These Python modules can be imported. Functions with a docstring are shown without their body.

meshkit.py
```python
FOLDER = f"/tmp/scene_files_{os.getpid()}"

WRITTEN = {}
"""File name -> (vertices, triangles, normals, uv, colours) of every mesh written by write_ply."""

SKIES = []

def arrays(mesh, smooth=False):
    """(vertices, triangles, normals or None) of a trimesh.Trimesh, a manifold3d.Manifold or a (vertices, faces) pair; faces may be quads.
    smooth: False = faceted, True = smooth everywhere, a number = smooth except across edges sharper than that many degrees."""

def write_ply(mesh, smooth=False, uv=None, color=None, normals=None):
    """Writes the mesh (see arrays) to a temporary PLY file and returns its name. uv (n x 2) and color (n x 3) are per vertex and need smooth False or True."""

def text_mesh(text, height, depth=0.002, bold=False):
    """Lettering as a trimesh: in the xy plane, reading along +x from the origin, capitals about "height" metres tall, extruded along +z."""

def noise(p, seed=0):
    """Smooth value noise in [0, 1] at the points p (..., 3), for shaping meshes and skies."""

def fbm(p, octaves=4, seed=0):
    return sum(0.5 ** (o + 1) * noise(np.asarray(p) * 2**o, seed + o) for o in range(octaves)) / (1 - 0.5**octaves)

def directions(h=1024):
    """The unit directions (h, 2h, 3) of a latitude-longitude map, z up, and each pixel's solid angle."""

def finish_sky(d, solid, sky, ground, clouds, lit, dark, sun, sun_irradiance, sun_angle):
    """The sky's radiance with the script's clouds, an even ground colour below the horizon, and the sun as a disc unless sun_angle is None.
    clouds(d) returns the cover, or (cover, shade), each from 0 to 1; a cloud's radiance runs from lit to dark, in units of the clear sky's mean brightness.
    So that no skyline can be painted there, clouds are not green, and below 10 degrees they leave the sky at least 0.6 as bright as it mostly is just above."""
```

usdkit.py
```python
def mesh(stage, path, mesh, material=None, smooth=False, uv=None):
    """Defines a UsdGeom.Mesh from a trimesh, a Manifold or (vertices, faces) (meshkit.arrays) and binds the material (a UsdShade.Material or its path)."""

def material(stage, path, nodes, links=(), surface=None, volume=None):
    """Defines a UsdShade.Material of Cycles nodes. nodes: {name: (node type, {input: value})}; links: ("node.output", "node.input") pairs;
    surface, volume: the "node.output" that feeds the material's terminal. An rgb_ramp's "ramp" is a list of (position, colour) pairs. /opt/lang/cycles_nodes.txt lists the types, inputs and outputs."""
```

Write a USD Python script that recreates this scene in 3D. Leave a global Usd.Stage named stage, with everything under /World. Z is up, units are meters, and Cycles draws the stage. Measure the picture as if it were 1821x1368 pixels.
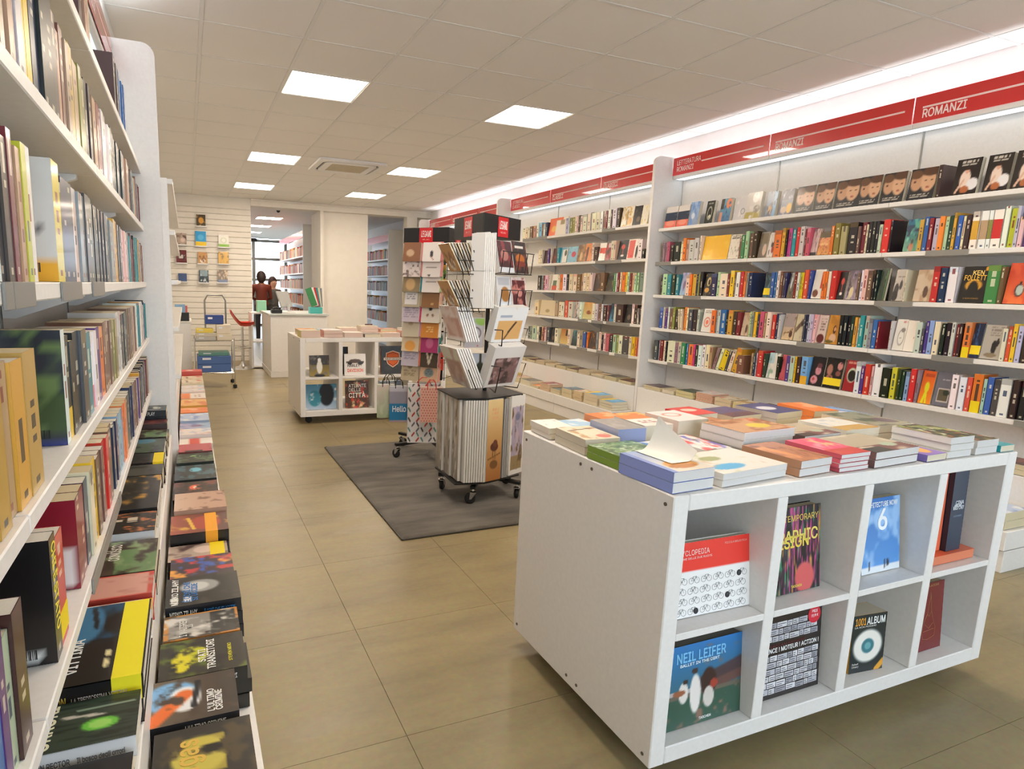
import math, re
import numpy as np, trimesh, usdkit, meshkit
from manifold3d import Manifold
from pxr import Usd, UsdGeom, UsdLux, UsdShade, Sdf, Gf, Vt

stage = Usd.Stage.CreateInMemory()
UsdGeom.SetStageUpAxis(stage, 'Z')
UsdGeom.SetStageMetersPerUnit(stage, 1.0)
world = UsdGeom.Xform.Define(stage, '/World')
stage.SetDefaultPrim(world.GetPrim())
UsdGeom.Scope.Define(stage, '/World/Looks')

# ------------------------------------------------------------------ camera, light, exposure
EYE = (0.0, 0.0, 1.45)
YAW, PITCH, ROLL = -0.383676773, 0.162193222, -0.0375394359
def rot(axis, a):
    c, s = math.cos(a), math.sin(a)
    return np.array({'x': [[1,0,0],[0,c,-s],[0,s,c]], 'y': [[c,0,s],[0,1,0],[-s,0,c]], 'z': [[c,-s,0],[s,c,0],[0,0,1]]}[axis])
_R = (rot('y', YAW) @ rot('x', PITCH) @ rot('z', ROLL)) @ np.array([[1,0,0],[0,0,-1],[0,1,0]])
cam = UsdGeom.Camera.Define(stage, '/World/camera')
cam.CreateHorizontalApertureAttr(36.0); cam.CreateVerticalApertureAttr(36.0*1368/1821)
cam.CreateFocalLengthAttr(36.0*1075.47/1821)
cam.CreateHorizontalApertureOffsetAttr(36.0*(910.5-765.494)/1821)
cam.CreateVerticalApertureOffsetAttr(36.0*(691.238-684)/1821)
cam.CreateClippingRangeAttr(Gf.Vec2f(0.02, 200))
_m = np.eye(4); _m[:3, 0] = _R.T @ [1,0,0]; _m[:3, 1] = _R.T @ [0,-1,0]; _m[:3, 2] = _R.T @ [0,0,-1]; _m[:3, 3] = EYE
cam.AddTransformOp().Set(Gf.Matrix4d(*_m.T.ravel().tolist()))
cam.CreateExposureAttr(0.2)

WARM, COOL = (1.0, 0.86, 0.70), (0.86, 0.93, 1.0)
PANEL_POWER, STRIP_POWER, SKY_POWER = 26.0, 12.0, 1.45
dome = UsdLux.DomeLight.Define(stage, '/World/sky')
dome.CreateColorAttr(Gf.Vec3f(0.72, 0.86, 1.0)); dome.CreateIntensityAttr(SKY_POWER)

# ------------------------------------------------------------------ helpers
def lin(c):
    c = np.asarray(c, float)
    return np.where(c <= 0.04045, c/12.92, ((c+0.055)/1.055)**2.4)
COLOURS = {k: np.array([int(v[i:i+2], 16) for i in (0, 2, 4)])/255. for k, v in dict(
    wh='f0eeea', cr='eadfc4', iv='ded0ae', gy='8d9090', lg='cfcdca', dg='4a4c4e', bk='1b1a1b', br='7a5844', db='3c2a24', tn='b99a78', mu='d9a63a', ye='f0cc20',
    ly='c6cf34', ol='8c8b45', ro='e2573a', rd='d1302c', dr='7d2229', pk='e8bfb8', ma='c2408f', rs='c65a70', mv='9c7a86', li='c3bdd6', pu='5f3b86', nv='27304f',
    bl='3264ab', sb='86b4dc', te='2f8f96', pt='a4cdbf', gn='3f8a54', dgn='25382b', pg='b9d2ae', gd='c8a24a', sk='c99a78').items()}
COLOURS['or'] = np.array([236, 128, 48])/255.
WORDS = dict(wh='white', cr='cream', iv='ivory', gy='grey', lg='pale grey', dg='charcoal', bk='black', br='brown', db='dark brown', tn='tan', mu='mustard', ye='yellow', ly='lime',
    ol='olive', ro='red-orange', rd='red', dr='maroon', pk='pale pink', ma='magenta', rs='rose', mv='mauve', li='lilac', pu='purple', nv='navy', bl='blue', sb='sky blue', te='teal',
    pt='pale teal', gn='green', dgn='dark green', pg='pale green', gd='gold', sk='beige')
WORDS['or'] = 'orange'
def C(c):
    if isinstance(c, str): return COLOURS[c] if c in COLOURS else np.array([int(c[i:i+2], 16) for i in (0, 2, 4)])/255.
    return np.asarray(c, float)

_used = {}
def numbered(parent, name):
    k = (parent, name); n = _used.get(k, 0); _used[k] = n+1
    return f'{parent}/{name}' if n == 0 else f'{parent}/{name}_{n:03d}'
def path_of(parent): return '/World' if parent is None else str(parent.GetPath())
def tag(p, label=None, cat=None, group=None, kind=None):
    for k, v in (('label', label), ('category', cat), ('group', group), ('kind', kind)):
        if v: p.SetCustomDataByKey(k, v)
    return p
def matrix(loc=(0,0,0), R=None):
    m = np.eye(4); m[:3, 3] = loc
    if R is not None: m[:3, :3] = R
    return m
def thing(name, label, cat, loc=(0,0,0), R=None, group=None, kind=None, parent=None):
    x = UsdGeom.Xform.Define(stage, numbered(path_of(parent), name))
    x.AddTransformOp().Set(Gf.Matrix4d(*matrix(loc, R).T.ravel().tolist()))
    return tag(x.GetPrim(), label, cat, group, kind)
def copy_of(src, label, loc, R=None, group=None):
    x = UsdGeom.Xform.Define(stage, numbered('/World', re.sub(r'_\d{3}$', '', src.GetName())))
    x.GetPrim().GetReferences().AddInternalReference(src.GetPath()); x.GetPrim().SetInstanceable(True)
    x.ClearXformOpOrder(); x.AddTransformOp().Set(Gf.Matrix4d(*matrix(loc, R).T.ravel().tolist()))
    return tag(x.GetPrim(), label, None, group)
class MB:
    """collects vertices, faces and colours and becomes one mesh"""
    def __init__(s): s.v, s.f, s.c, s.n = [], [], [], 0
    def add(s, v, f, c=None):
        v = np.asarray(v, float); f = np.asarray(f, int)
        if f.shape[1] == 4: f = np.vstack([f[:, [0,1,2]], f[:, [0,2,3]]])
        s.v.append(v); s.f.append(f+s.n); s.n += len(v)
        c = C('wh') if c is None else C(c)
        s.c.append(np.broadcast_to(c, (len(v), 3)))
        return s
    def mesh(s, m, c=None, M=None):
        v = np.asarray(m.vertices) if hasattr(m, 'vertices') else m[0]
        f = np.asarray(m.faces) if hasattr(m, 'faces') else m[1]
        if M is not None: v = v @ M[:3, :3].T + M[:3, 3]
        return s.add(v, f, c)
    def box(s, lo, hi, c=None):
        (x0,y0,z0), (x1,y1,z1) = lo, hi
        v = [(x0,y0,z0),(x1,y0,z0),(x1,y1,z0),(x0,y1,z0),(x0,y0,z1),(x1,y0,z1),(x1,y1,z1),(x0,y1,z1)]
        return s.add(v, [(3,2,1,0),(4,5,6,7),(0,1,5,4),(1,2,6,5),(2,3,7,6),(3,0,4,7)], c)
    def cbox(s, lo, hi, c=None, b=.002):
        """box with chamfered edges"""
        lo, hi = np.array(lo, float), np.array(hi, float)
        b = min(b, .45*float((hi-lo).min()))
        pts = []
        for i in range(8):
            p = np.where([(i >> k) & 1 for k in range(3)], hi, lo); d = np.where([(i >> k) & 1 for k in range(3)], -1, 1)
            for a in range(3):
                q = p+d*b; q[a] = p[a]; pts.append(q)
        h = Manifold.hull_points(np.array(pts)).to_mesh()
        return s.add(h.vert_properties[:, :3], h.tri_verts, c)
    def grid(s, o, U, V, nu, nv, col=None, flat=False, bend=None):
        """painted sheet: o + u U + v V; col(u, v) -> sRGB"""
        o, U, V = (np.asarray(x, float) for x in (o, U, V))
        if flat:
            i, j = np.meshgrid(np.arange(nu), np.arange(nv)); i, j = i.ravel(), j.ravel()
            q = np.array([(0,0),(1,0),(1,1),(0,1)])
            u = (i[:, None]+q[:, 0])/nu; v = (j[:, None]+q[:, 1])/nv
            c = col((i+.5)/nu, (j+.5)/nv) if callable(col) else np.broadcast_to(C(col), (len(i), 3))
            c = np.repeat(c, 4, 0); u, v = u.ravel(), v.ravel(); f = np.arange(4*len(i)).reshape(-1, 4)
        else:
            u, v = np.meshgrid(np.linspace(0,1,nu+1), np.linspace(0,1,nv+1)); u, v = u.ravel(), v.ravel()
            k = (np.arange(nv)[:, None]*(nu+1)+np.arange(nu)).ravel(); f = np.stack([k, k+1, k+nu+2, k+nu+1], 1)
            c = col(u, v) if callable(col) else np.broadcast_to(C(col), (len(u), 3))
        p = o+u[:, None]*U+v[:, None]*V
        if bend is not None: p = p+bend(u, v)
        s.v.append(p); s.f.append(np.vstack([f[:, [0,1,2]], f[:, [0,2,3]]])+s.n); s.c.append(np.clip(c, 0, 1)); s.n += len(p)
        return s
    def tube(s, pts, r, c=None, n=8, close=False):
        """a round bar through the points"""
        P = np.asarray(pts, float); T = np.gradient(P, axis=0); T /= np.linalg.norm(T, axis=1)[:, None]
        a = np.array([0,0,1.]) if abs(T[0][2]) < .9 else np.array([1.,0,0])
        rings = []
        for p, t in zip(P, T):
            e1 = np.cross(t, a); e1 /= np.linalg.norm(e1); e2 = np.cross(t, e1); a = -np.cross(t, e1) if False else a
            th = np.linspace(0, 2*np.pi, n, endpoint=False)
            rings.append(p+r*(np.cos(th)[:, None]*e1+np.sin(th)[:, None]*e2))
        v = np.vstack(rings); f = []
        for k in range(len(P)-1):
            for j in range(n):
                f.append((k*n+j, k*n+(j+1) % n, (k+1)*n+(j+1) % n, (k+1)*n+j))
        v = np.vstack([v, P[0], P[-1]]); m = len(P)*n
        tri = [(m, (j+1) % n, j) for j in range(n)]+[(m+1, (len(P)-1)*n+j, (len(P)-1)*n+(j+1) % n) for j in range(n)]
        f = np.array(f); f = np.vstack([f[:, [0,1,2]], f[:, [0,2,3]], np.array(tri)])
        return s.add(v, f[:, ::-1], c)
    def lathe(s, prof, c=None, n=24, at=(0,0,0)):
        m = trimesh.creation.revolve(np.array(prof, float), sections=n)
        return s.add(np.asarray(m.vertices)+np.array(at), np.asarray(m.faces), c)
    def text(s, text, height, o, U, V, c, depth=.0006, bold=False, width=None):
        """lettering: o lower left, U reading direction, V up"""
        t = meshkit.text_mesh(text, height, depth, bold); v = np.array(t.vertices)
        if width: v[:, 0] *= width/max(v[:, 0].max(), 1e-6)
        U, V = (np.asarray(x, float)/np.linalg.norm(x) for x in (U, V)); W = np.cross(U, V)
        return s.add(np.asarray(o)+v[:, :1]*U+v[:, 1:2]*V+v[:, 2:]*W, np.asarray(t.faces), c)
    def build(s, name, mat, parent=None, label=None, cat=None, group=None, kind=None, smooth=False):
        path = numbered(path_of(parent), name)
        v, f, c = np.vstack(s.v), np.vstack(s.f), lin(np.vstack(s.c))
        if smooth:
            m = trimesh.Trimesh(v, f, process=False); v, f, n = meshkit.arrays(m, smooth)
            if len(v) != len(c): c = np.broadcast_to(c[0], (len(v), 3))
        g = UsdGeom.Mesh.Define(stage, path)
        g.CreatePointsAttr(Vt.Vec3fArray.FromNumpy(v.astype(np.float32)))
        g.CreateFaceVertexCountsAttr(Vt.IntArray.FromNumpy(np.full(len(f), 3, np.int32)))
        g.CreateFaceVertexIndicesAttr(Vt.IntArray.FromNumpy(f.astype(np.int32).ravel()))
        g.CreateSubdivisionSchemeAttr('none')
        if smooth:
            g.CreateNormalsAttr(Vt.Vec3fArray.FromNumpy(n.astype(np.float32))); g.SetNormalsInterpolation('vertex')
        UsdGeom.PrimvarsAPI(g).CreatePrimvar('Col', Sdf.ValueTypeNames.Color3fArray, 'vertex').Set(Vt.Vec3fArray.FromNumpy(np.ascontiguousarray(c, dtype=np.float32)))
        UsdShade.MaterialBindingAPI.Apply(g.GetPrim()).Bind(MAT[mat])
        return tag(g.GetPrim(), label, cat, group, kind)
def ordinal(n): return f"{n}{'th' if 10 <= n % 100 <= 20 else {1:'st',2:'nd',3:'rd'}.get(n % 10, 'th')}"

# ------------------------------------------------------------------ materials
MAT = {}
def mat(name, nodes, links, surface='p.BSDF'):
    MAT[name] = usdkit.material(stage, '/World/Looks/'+name, nodes, links, surface=surface)
def plain(name, c, rough=.5, metal=0., spec=.5, coat=0.):
    mat(name, {'p': ('principled_bsdf', dict(base_color=tuple(lin(C(c))), roughness=rough, metallic=metal, specular_ior_level=spec, coat_weight=coat))}, [])
def painted(name, rough, coat=0., spec=.5):
    mat(name, {'a': ('attribute', {'attribute': 'Col'}), 'p': ('principled_bsdf', dict(roughness=rough, coat_weight=coat, coat_roughness=.12, specular_ior_level=spec))}, [('a.color', 'p.base_color')])
painted('print_gloss', .32, .25); painted('print_matt', .6); painted('paint', .45); painted('lettering', .6)
mat('paper', {'a': ('attribute', {'attribute': 'Col'}), 't': ('texture_coordinate', {}), 'n': ('noise_texture', dict(scale=900., detail=1.)), 'm': ('mix_color', dict(blend_type='multiply', fac=.35)),
    'p': ('principled_bsdf', dict(roughness=.85, specular_ior_level=.2))}, [('t.object', 'n.vector'), ('a.color', 'm.a'), ('n.color', 'm.b'), ('m.result', 'p.base_color')])
def speckled(name, c1, c2, scale, rough, bump=0., detail=3., spec=.5):
    n = {'t': ('texture_coordinate', {}), 'n': ('noise_texture', dict(scale=scale, detail=detail)), 'r': ('rgb_ramp', {'ramp': [(.3, tuple(lin(C(c1)))), (.7, tuple(lin(C(c2))))]}),
         'p': ('principled_bsdf', dict(roughness=rough, specular_ior_level=spec))}
    l = [('t.object', 'n.vector'), ('n.fac', 'r.fac'), ('r.color', 'p.base_color')]
    if bump:
        n['b'] = ('bump', dict(strength=bump, distance=.002)); l += [('n.fac', 'b.height'), ('b.normal', 'p.normal')]
    mat(name, n, l)
speckled('laminate', 'e6e2dd', 'ebe7e2', 60., .38)
speckled('white_paint', 'ecebe8', 'f0efec', 8., .75)
speckled('cream_paint', 'ebe4d8', 'efe8dd', 8., .75)
speckled('ceiling_tile', 'eae6e0', 'f1ede7', 260., .9, .25, 2.)
plain('grid_white', 'e6e3de', .6); plain('metal_white', 'e9e7e4', .4)
plain('holder_grey', '8b8780', .45); plain('chrome', 'dcdcdc', .16, 1.); plain('black_metal', '151515', .4); plain('black_plastic', '1b1b1c', .5); plain('rubber', '17181a', .6)
plain('dark_gap', '4a463f', .9); plain('sign_red', 'd62a2b', .3, coat=1.); plain('screw', '6d655c', .4, .6); plain('wire', '2a2a2b', .35, .4); plain('stool_red', 'e5412f', .3)
plain('grey_steel', '9a9a96', .35, .7); plain('acrylic_green', '7fc9a4', .25)
mat('floor_tile', {'g': ('geometry', {}), 'mp': ('mapping', dict(scale=(.6, 2.2, 1.))), 'n': ('noise_texture', dict(scale=2.2, detail=6., roughness=.62)), 'n2': ('noise_texture', dict(scale=45., detail=3.)),
    'r': ('rgb_ramp', {'ramp': [(.28, tuple(lin(C('83765a')))), (.5, tuple(lin(C('91825f')))), (.74, tuple(lin(C('a09069'))))]}), 'm': ('mix_color', dict(blend_type='overlay', fac=.18)),
    'mr': ('map_range', dict(from_min=.3, from_max=.7, to_min=.3, to_max=.46)), 'p': ('principled_bsdf', dict(specular_ior_level=.5))},
    [('g.position', 'mp.vector'), ('mp.vector', 'n.vector'), ('g.position', 'n2.vector'), ('n.fac', 'r.fac'), ('r.color', 'm.a'), ('n2.color', 'm.b'), ('m.result', 'p.base_color'), ('n.fac', 'mr.value'), ('mr.result', 'p.roughness')])
speckled('grout', '92845f', '8d7f5c', 40., .8)
mat('rug_pile', {'g': ('geometry', {}), 'n': ('noise_texture', dict(scale=3.2, detail=4., roughness=.6)), 'f': ('noise_texture', dict(scale=230., detail=2.)), 'mp': ('mapping', dict(scale=(.7, 2.4, 1.))),
    'r': ('rgb_ramp', {'ramp': [(.3, tuple(lin(C('453f37')))), (.5, tuple(lin(C('655e54')))), (.72, tuple(lin(C('7a7368'))))]}), 'm': ('mix_color', dict(blend_type='overlay', fac=.5)),
    'b': ('bump', dict(strength=.8, distance=.006)), 'p': ('principled_bsdf', dict(roughness=.95, sheen_weight=.3, specular_ior_level=.1))},
    [('g.position', 'mp.vector'), ('mp.vector', 'n.vector'), ('g.position', 'f.vector'), ('n.fac', 'r.fac'), ('r.color', 'm.a'), ('f.color', 'm.b'), ('m.result', 'p.base_color'), ('f.fac', 'b.height'), ('b.normal', 'p.normal')])
def lamp(name, c, s): mat(name, {'e': ('emission', dict(color=c, strength=s))}, [], 'e.emission')
lamp('lamp_warm', WARM, PANEL_POWER); lamp('lamp_cool', COOL, 1.3)
mat('glass', {'t': ('transparent_bsdf', {}), 'g': ('glossy_bsdf', dict(roughness=.02)), 'f': ('fresnel', dict(IOR=1.45)), 'm': ('mix_closure', {})}, [('f.fac', 'm.fac'), ('t.BSDF', 'm.closure1'), ('g.BSDF', 'm.closure2')], 'm.closure')
# ------------------------------------------------------------------ the room
H, YB = 2.987, 11.96          # ceiling height, far wall of the front room
XL, XR, Y0, Y1 = -.54, 4.72, -3.64, 22.0
GX = [-.476, .14, .756, 1.372, 1.988, 2.604, 3.22, 3.836, 4.452]
GY = [4.76+.6*k for k in range(-14, 13)]
def struct(name, mb, m, parent=None): return mb.build(name, m, parent, kind=None if parent else 'structure')

fl = thing('floor', 'grey beige stone-effect tiled shop floor', 'floor', kind='structure')
MB().box((XL, Y0, -.06), (XR, Y1, -.004)).build('grout_bed', 'grout', fl)
fx = [XL]+[-.05+.667*k for k in range(0, 8)]; fx = [x for x in fx if x < XR]+[XR]
fy = [1.0+.66*k for k in range(-7, 19)]
for a, b in zip(fx[:-1], fx[1:]):
    for c, d in zip(fy[:-1], fy[1:]): MB().cbox((a+.0007, c+.0007, -.012), (b-.0007, d-.0007, 0), b=.0004).build('floor_tile', 'floor_tile', fl)
MB().box((XL, fy[-1]+.001, -.012), (XR, Y1, 0)).build('far_floor', 'floor_tile', fl)
MB().box((XL, Y0, -.012), (XR, fy[0]-.001, 0)).build('near_floor', 'floor_tile', fl)

ce = thing('ceiling', 'suspended ceiling of pale square tiles in a thin white grid', 'ceiling', kind='structure')
MB().box((XL-.1, Y0-.1, H+.05), (XR+.1, Y1+.1, H+.12)).build('added_sky_blocker', 'white_paint', ce)  # slab added above the tiles to keep the sky light out
LIGHTS = [(x, y) for y in (GY[9], GY[14], GY[19], GY[23]) for x in (GX[2], GX[5])]     # lower corner of each lit cell; nearest pair unseen, lights the foreground
lit = {(round(x, 3), round(y, 3)) for x, y in LIGHTS}
for i in range(len(GX)-1):
    for j in range(len(GY)-1):
        if (round(GX[i], 3), round(GY[j], 3)) in lit: continue
        MB().cbox((GX[i]+.009, GY[j]+.009, H+.002), (GX[i+1]-.009, GY[j+1]-.009, H+.02), b=.004).build('ceiling_tile', 'ceiling_tile', ce)
for a, b in ((XL, GX[0]), (GX[-1], XR)):
    for j in range(len(GY)-1): MB().cbox((a+.002, GY[j]+.009, H+.002), (b-.009, GY[j+1]-.009, H+.02), b=.004).build('ceiling_tile', 'ceiling_tile', ce)
for x in GX: MB().box((x-.011, Y0, H-.001), (x+.011, YB, H+.012)).build('grid_bar', 'grid_white', ce)
for y in GY: MB().box((XL, y-.0105, H), (XR, y+.0105, H+.0115)).build('grid_bar', 'grid_white', ce)
MB().box((XL, YB+.3, H), (XR, Y1, H+.04)).build('far_ceiling', 'ceiling_tile', ce)

w = thing('wall_right', 'white wall above and behind the right-hand bookcases', 'wall', kind='structure')
MB().box((XR, Y0, 0), (XR+.1, Y1, H+.1)).build('wall_face', 'white_paint', w)
w = thing('wall_left', 'white wall above and behind the left-hand bookcase', 'wall', kind='structure')
MB().box((XL-.1, Y0, 0), (XL, Y1, H+.1)).build('wall_face', 'white_paint', w)
MB().box((XL, Y0, 2.75), (-.37, 8.3, H+.001)).build('bulkhead', 'white_paint', w)
w = thing('wall_back', 'white slatted display wall at the far end of the shop', 'wall', kind='structure')
MB().box((XL, YB+.02, 0), (1.15, YB+.14, H)).build('wall_panel', 'cream_paint', w)
zz = np.arange(.08, 2.72, .1)
for z in zz: MB().cbox((XL, YB, z+.004), (1.15, YB+.022, z+.096), b=.006).build('slat', 'cream_paint', w)
MB().box((XL, YB, 2.79), (1.15, YB+.022, H)).build('top_band', 'cream_paint', w)
w = thing('unseen_wall_front', 'unseen shop window front behind the viewer, letting cool daylight in', 'wall', kind='structure')  # out of view, lets cool daylight onto the table fronts
for x0, x1 in ((XL, XL+.25), (1.95, 2.1), (XR-.25, XR)): MB().box((x0, Y0-.1, 0), (x1, Y0, H+.1)).build('window_post', 'grey_steel', w)
MB().box((XL, Y0-.1, 0), (XR, Y0, .35)).build('window_sill', 'white_paint', w)
MB().box((XL, Y0-.1, 2.75), (XR, Y0, H+.1)).build('window_head', 'white_paint', w)
struct('trim_1', MB().box((1.15, YB-.02, 2.865), (XR, YB+.32, H)), 'cream_paint')                    # beam over the passage
struct('trim_2', MB().box((1.152, YB-.06, 2.955), (XR, YB-.02, H-.002)), 'cream_paint')
struct('trim_3', MB().cbox((4.2, YB-.02, 0), (4.42, YB+.2, 2.864)), 'cream_paint')                    # slim column before the last bookcase
struct('wall_middle', MB().box((2.5, YB+.12, 0), (3.42, YB+.9, 2.864)).box((2.44, YB+.0, 0), (2.5, YB+.9, 2.864)), 'cream_paint')
struct('baseboard_back', MB().cbox((XL, YB-.014, 0), (1.15, YB-.001, .075)), 'cream_paint')
# the far shop front beyond the passage
w = thing('window_1', 'bluish far shop window behind the people at the end of the passage', 'window', kind='structure')
for x in (XL, 1.05, 2.12, 3.2, XR-.1): MB().cbox((x, Y1-.12, 0), (x+.1, Y1, 2.97)).build('mullion', 'grey_steel', w)
for z in (0, 1.55, 2.25, 2.86): MB().cbox((XL, Y1-.11, z), (XR, Y1-.01, z+.08)).build('transom', 'grey_steel', w)
MB().box((XL, Y1-.06, .05), (XR, Y1-.052, 2.9)).build('pane', 'glass', w)
for k in range(4): MB().box((1.0+.36*k, Y1-.3, 2.86), (1.19+.36*k, Y1-.28, 2.96), 'bk').build('pelmet_check', 'paint', w)

mat('diffuser_far', {'e': ('emission', dict(color=WARM, strength=PANEL_POWER))}, [], 'e.emission')
names = ['nearest the viewer on the left, out over the aisle', 'nearest the viewer on the right, out over the aisle', 'first ceiling panel lamp from the viewer in the left row', 'first ceiling panel lamp from the viewer in the right row',
    'second ceiling panel lamp in the left row, left of the air conditioner', 'second ceiling panel lamp in the right row, right of the air conditioner', 'farthest ceiling panel lamp of the left row, near the slatted wall', 'farthest ceiling panel lamp of the right row, near the passage beam']
for (x, y), nm in zip(LIGHTS, names):
    t = thing('ceiling_light', ('square lit ceiling panel '+nm) if nm[0] == 'n' else 'lit square '+nm, 'ceiling light', (x, y, H))
    a, b = .616, .6
    MB().box((.009, .009, .002), (a-.009, .021, .02)).box((.009, b-.021, .002), (a-.009, b-.009, .02)).box((.009, .021, .002), (.021, b-.021, .02)).box((a-.021, .021, .002), (a-.009, b-.021, .02)).build('frame', 'grid_white', t)
    MB().box((.0215, .0215, .006), (a-.0215, b-.0215, .016)).build('diffuser', 'lamp_warm', t)
for (x, y), nm in zip(((1.57, 14.8), (1.57, 16.95), (1.57, 19.1)), ('first', 'second', 'third')):
    t = thing('ceiling_light', f'{nm} lit panel on the ceiling of the far room beyond the passage', 'ceiling light', (x, y, H))
    MB().box((0, 0, -.012), (.6, .018, 0)).box((0, .582, -.012), (.6, .6, 0)).box((0, .018, -.012), (.018, .582, 0)).box((.582, .018, -.012), (.6, .582, 0)).build('frame', 'grid_white', t)
    MB().box((.019, .019, -.008), (.581, .581, -.001)).build('diffuser', 'lamp_warm', t)

# air conditioner cassette
t = thing('air_conditioner', 'square white ceiling air conditioner cassette with rounded black air slots', 'air conditioner', (1.99, 8.06, H))
def rrect(a, r, n=6):
    p = []
    for cx, cy, s in ((a-r, a-r, 0), (-a+r, a-r, 90), (-a+r, -a+r, 180), (a-r, -a+r, 270)):
        for k in range(n+1): th = math.radians(s+90*k/n); p.append((cx+r*math.cos(th), cy+r*math.sin(th)))
    return np.array(p)
def ring(mb, po, pi, z0, z1, c=None):
    n = len(po); v = np.vstack([np.c_[po, np.full(n, z0)], np.c_[pi, np.full(n, z0)], np.c_[po, np.full(n, z1)], np.c_[pi, np.full(n, z1)]]); f = []
    for k in range(n):
        j = (k+1) % n
        f += [(k, n+k, n+j, j), (2*n+k, 2*n+j, 3*n+j, 3*n+k), (k, j, 2*n+j, 2*n+k), (n+k, 3*n+k, 3*n+j, n+j)]
    return mb.add(v, f, c)
ring(MB(), rrect(.43, .05), rrect(.36, .12), -.03, -.001).build('frame', 'metal_white', t)
ring(MB(), rrect(.3595, .12), rrect(.33, .1), -.012, -.002).build('air_slot', 'black_plastic', t)
ring(MB(), rrect(.3295, .1), rrect(.24, .02), -.034, -.002).build('panel', 'metal_white', t)
g = MB().box((-.239, -.239, -.03), (.239, .239, -.024), 'b5a78c')
for k in range(16): g.box((-.235, -.232+.03*k, -.0325), (.235, -.22+.03*k, -.03), 'cdbf9f')
g.build('intake_grille', 'paint', t)
t = thing('security_camera', 'small dark dome camera on the ceiling beyond the passage beam', 'camera', (1.82, 13.2, H))
MB().lathe([(0, 0), (.05, 0), (.05, -.03), (.04, -.035), (0, -.035)], 'wh', 16).build('base', 'paint', t)
MB().lathe([(0, -.0355), (.038, -.0355), (.032, -.06), (.015, -.074), (0, -.076)], 'bk', 16).build('dome', 'paint', t)

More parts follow.
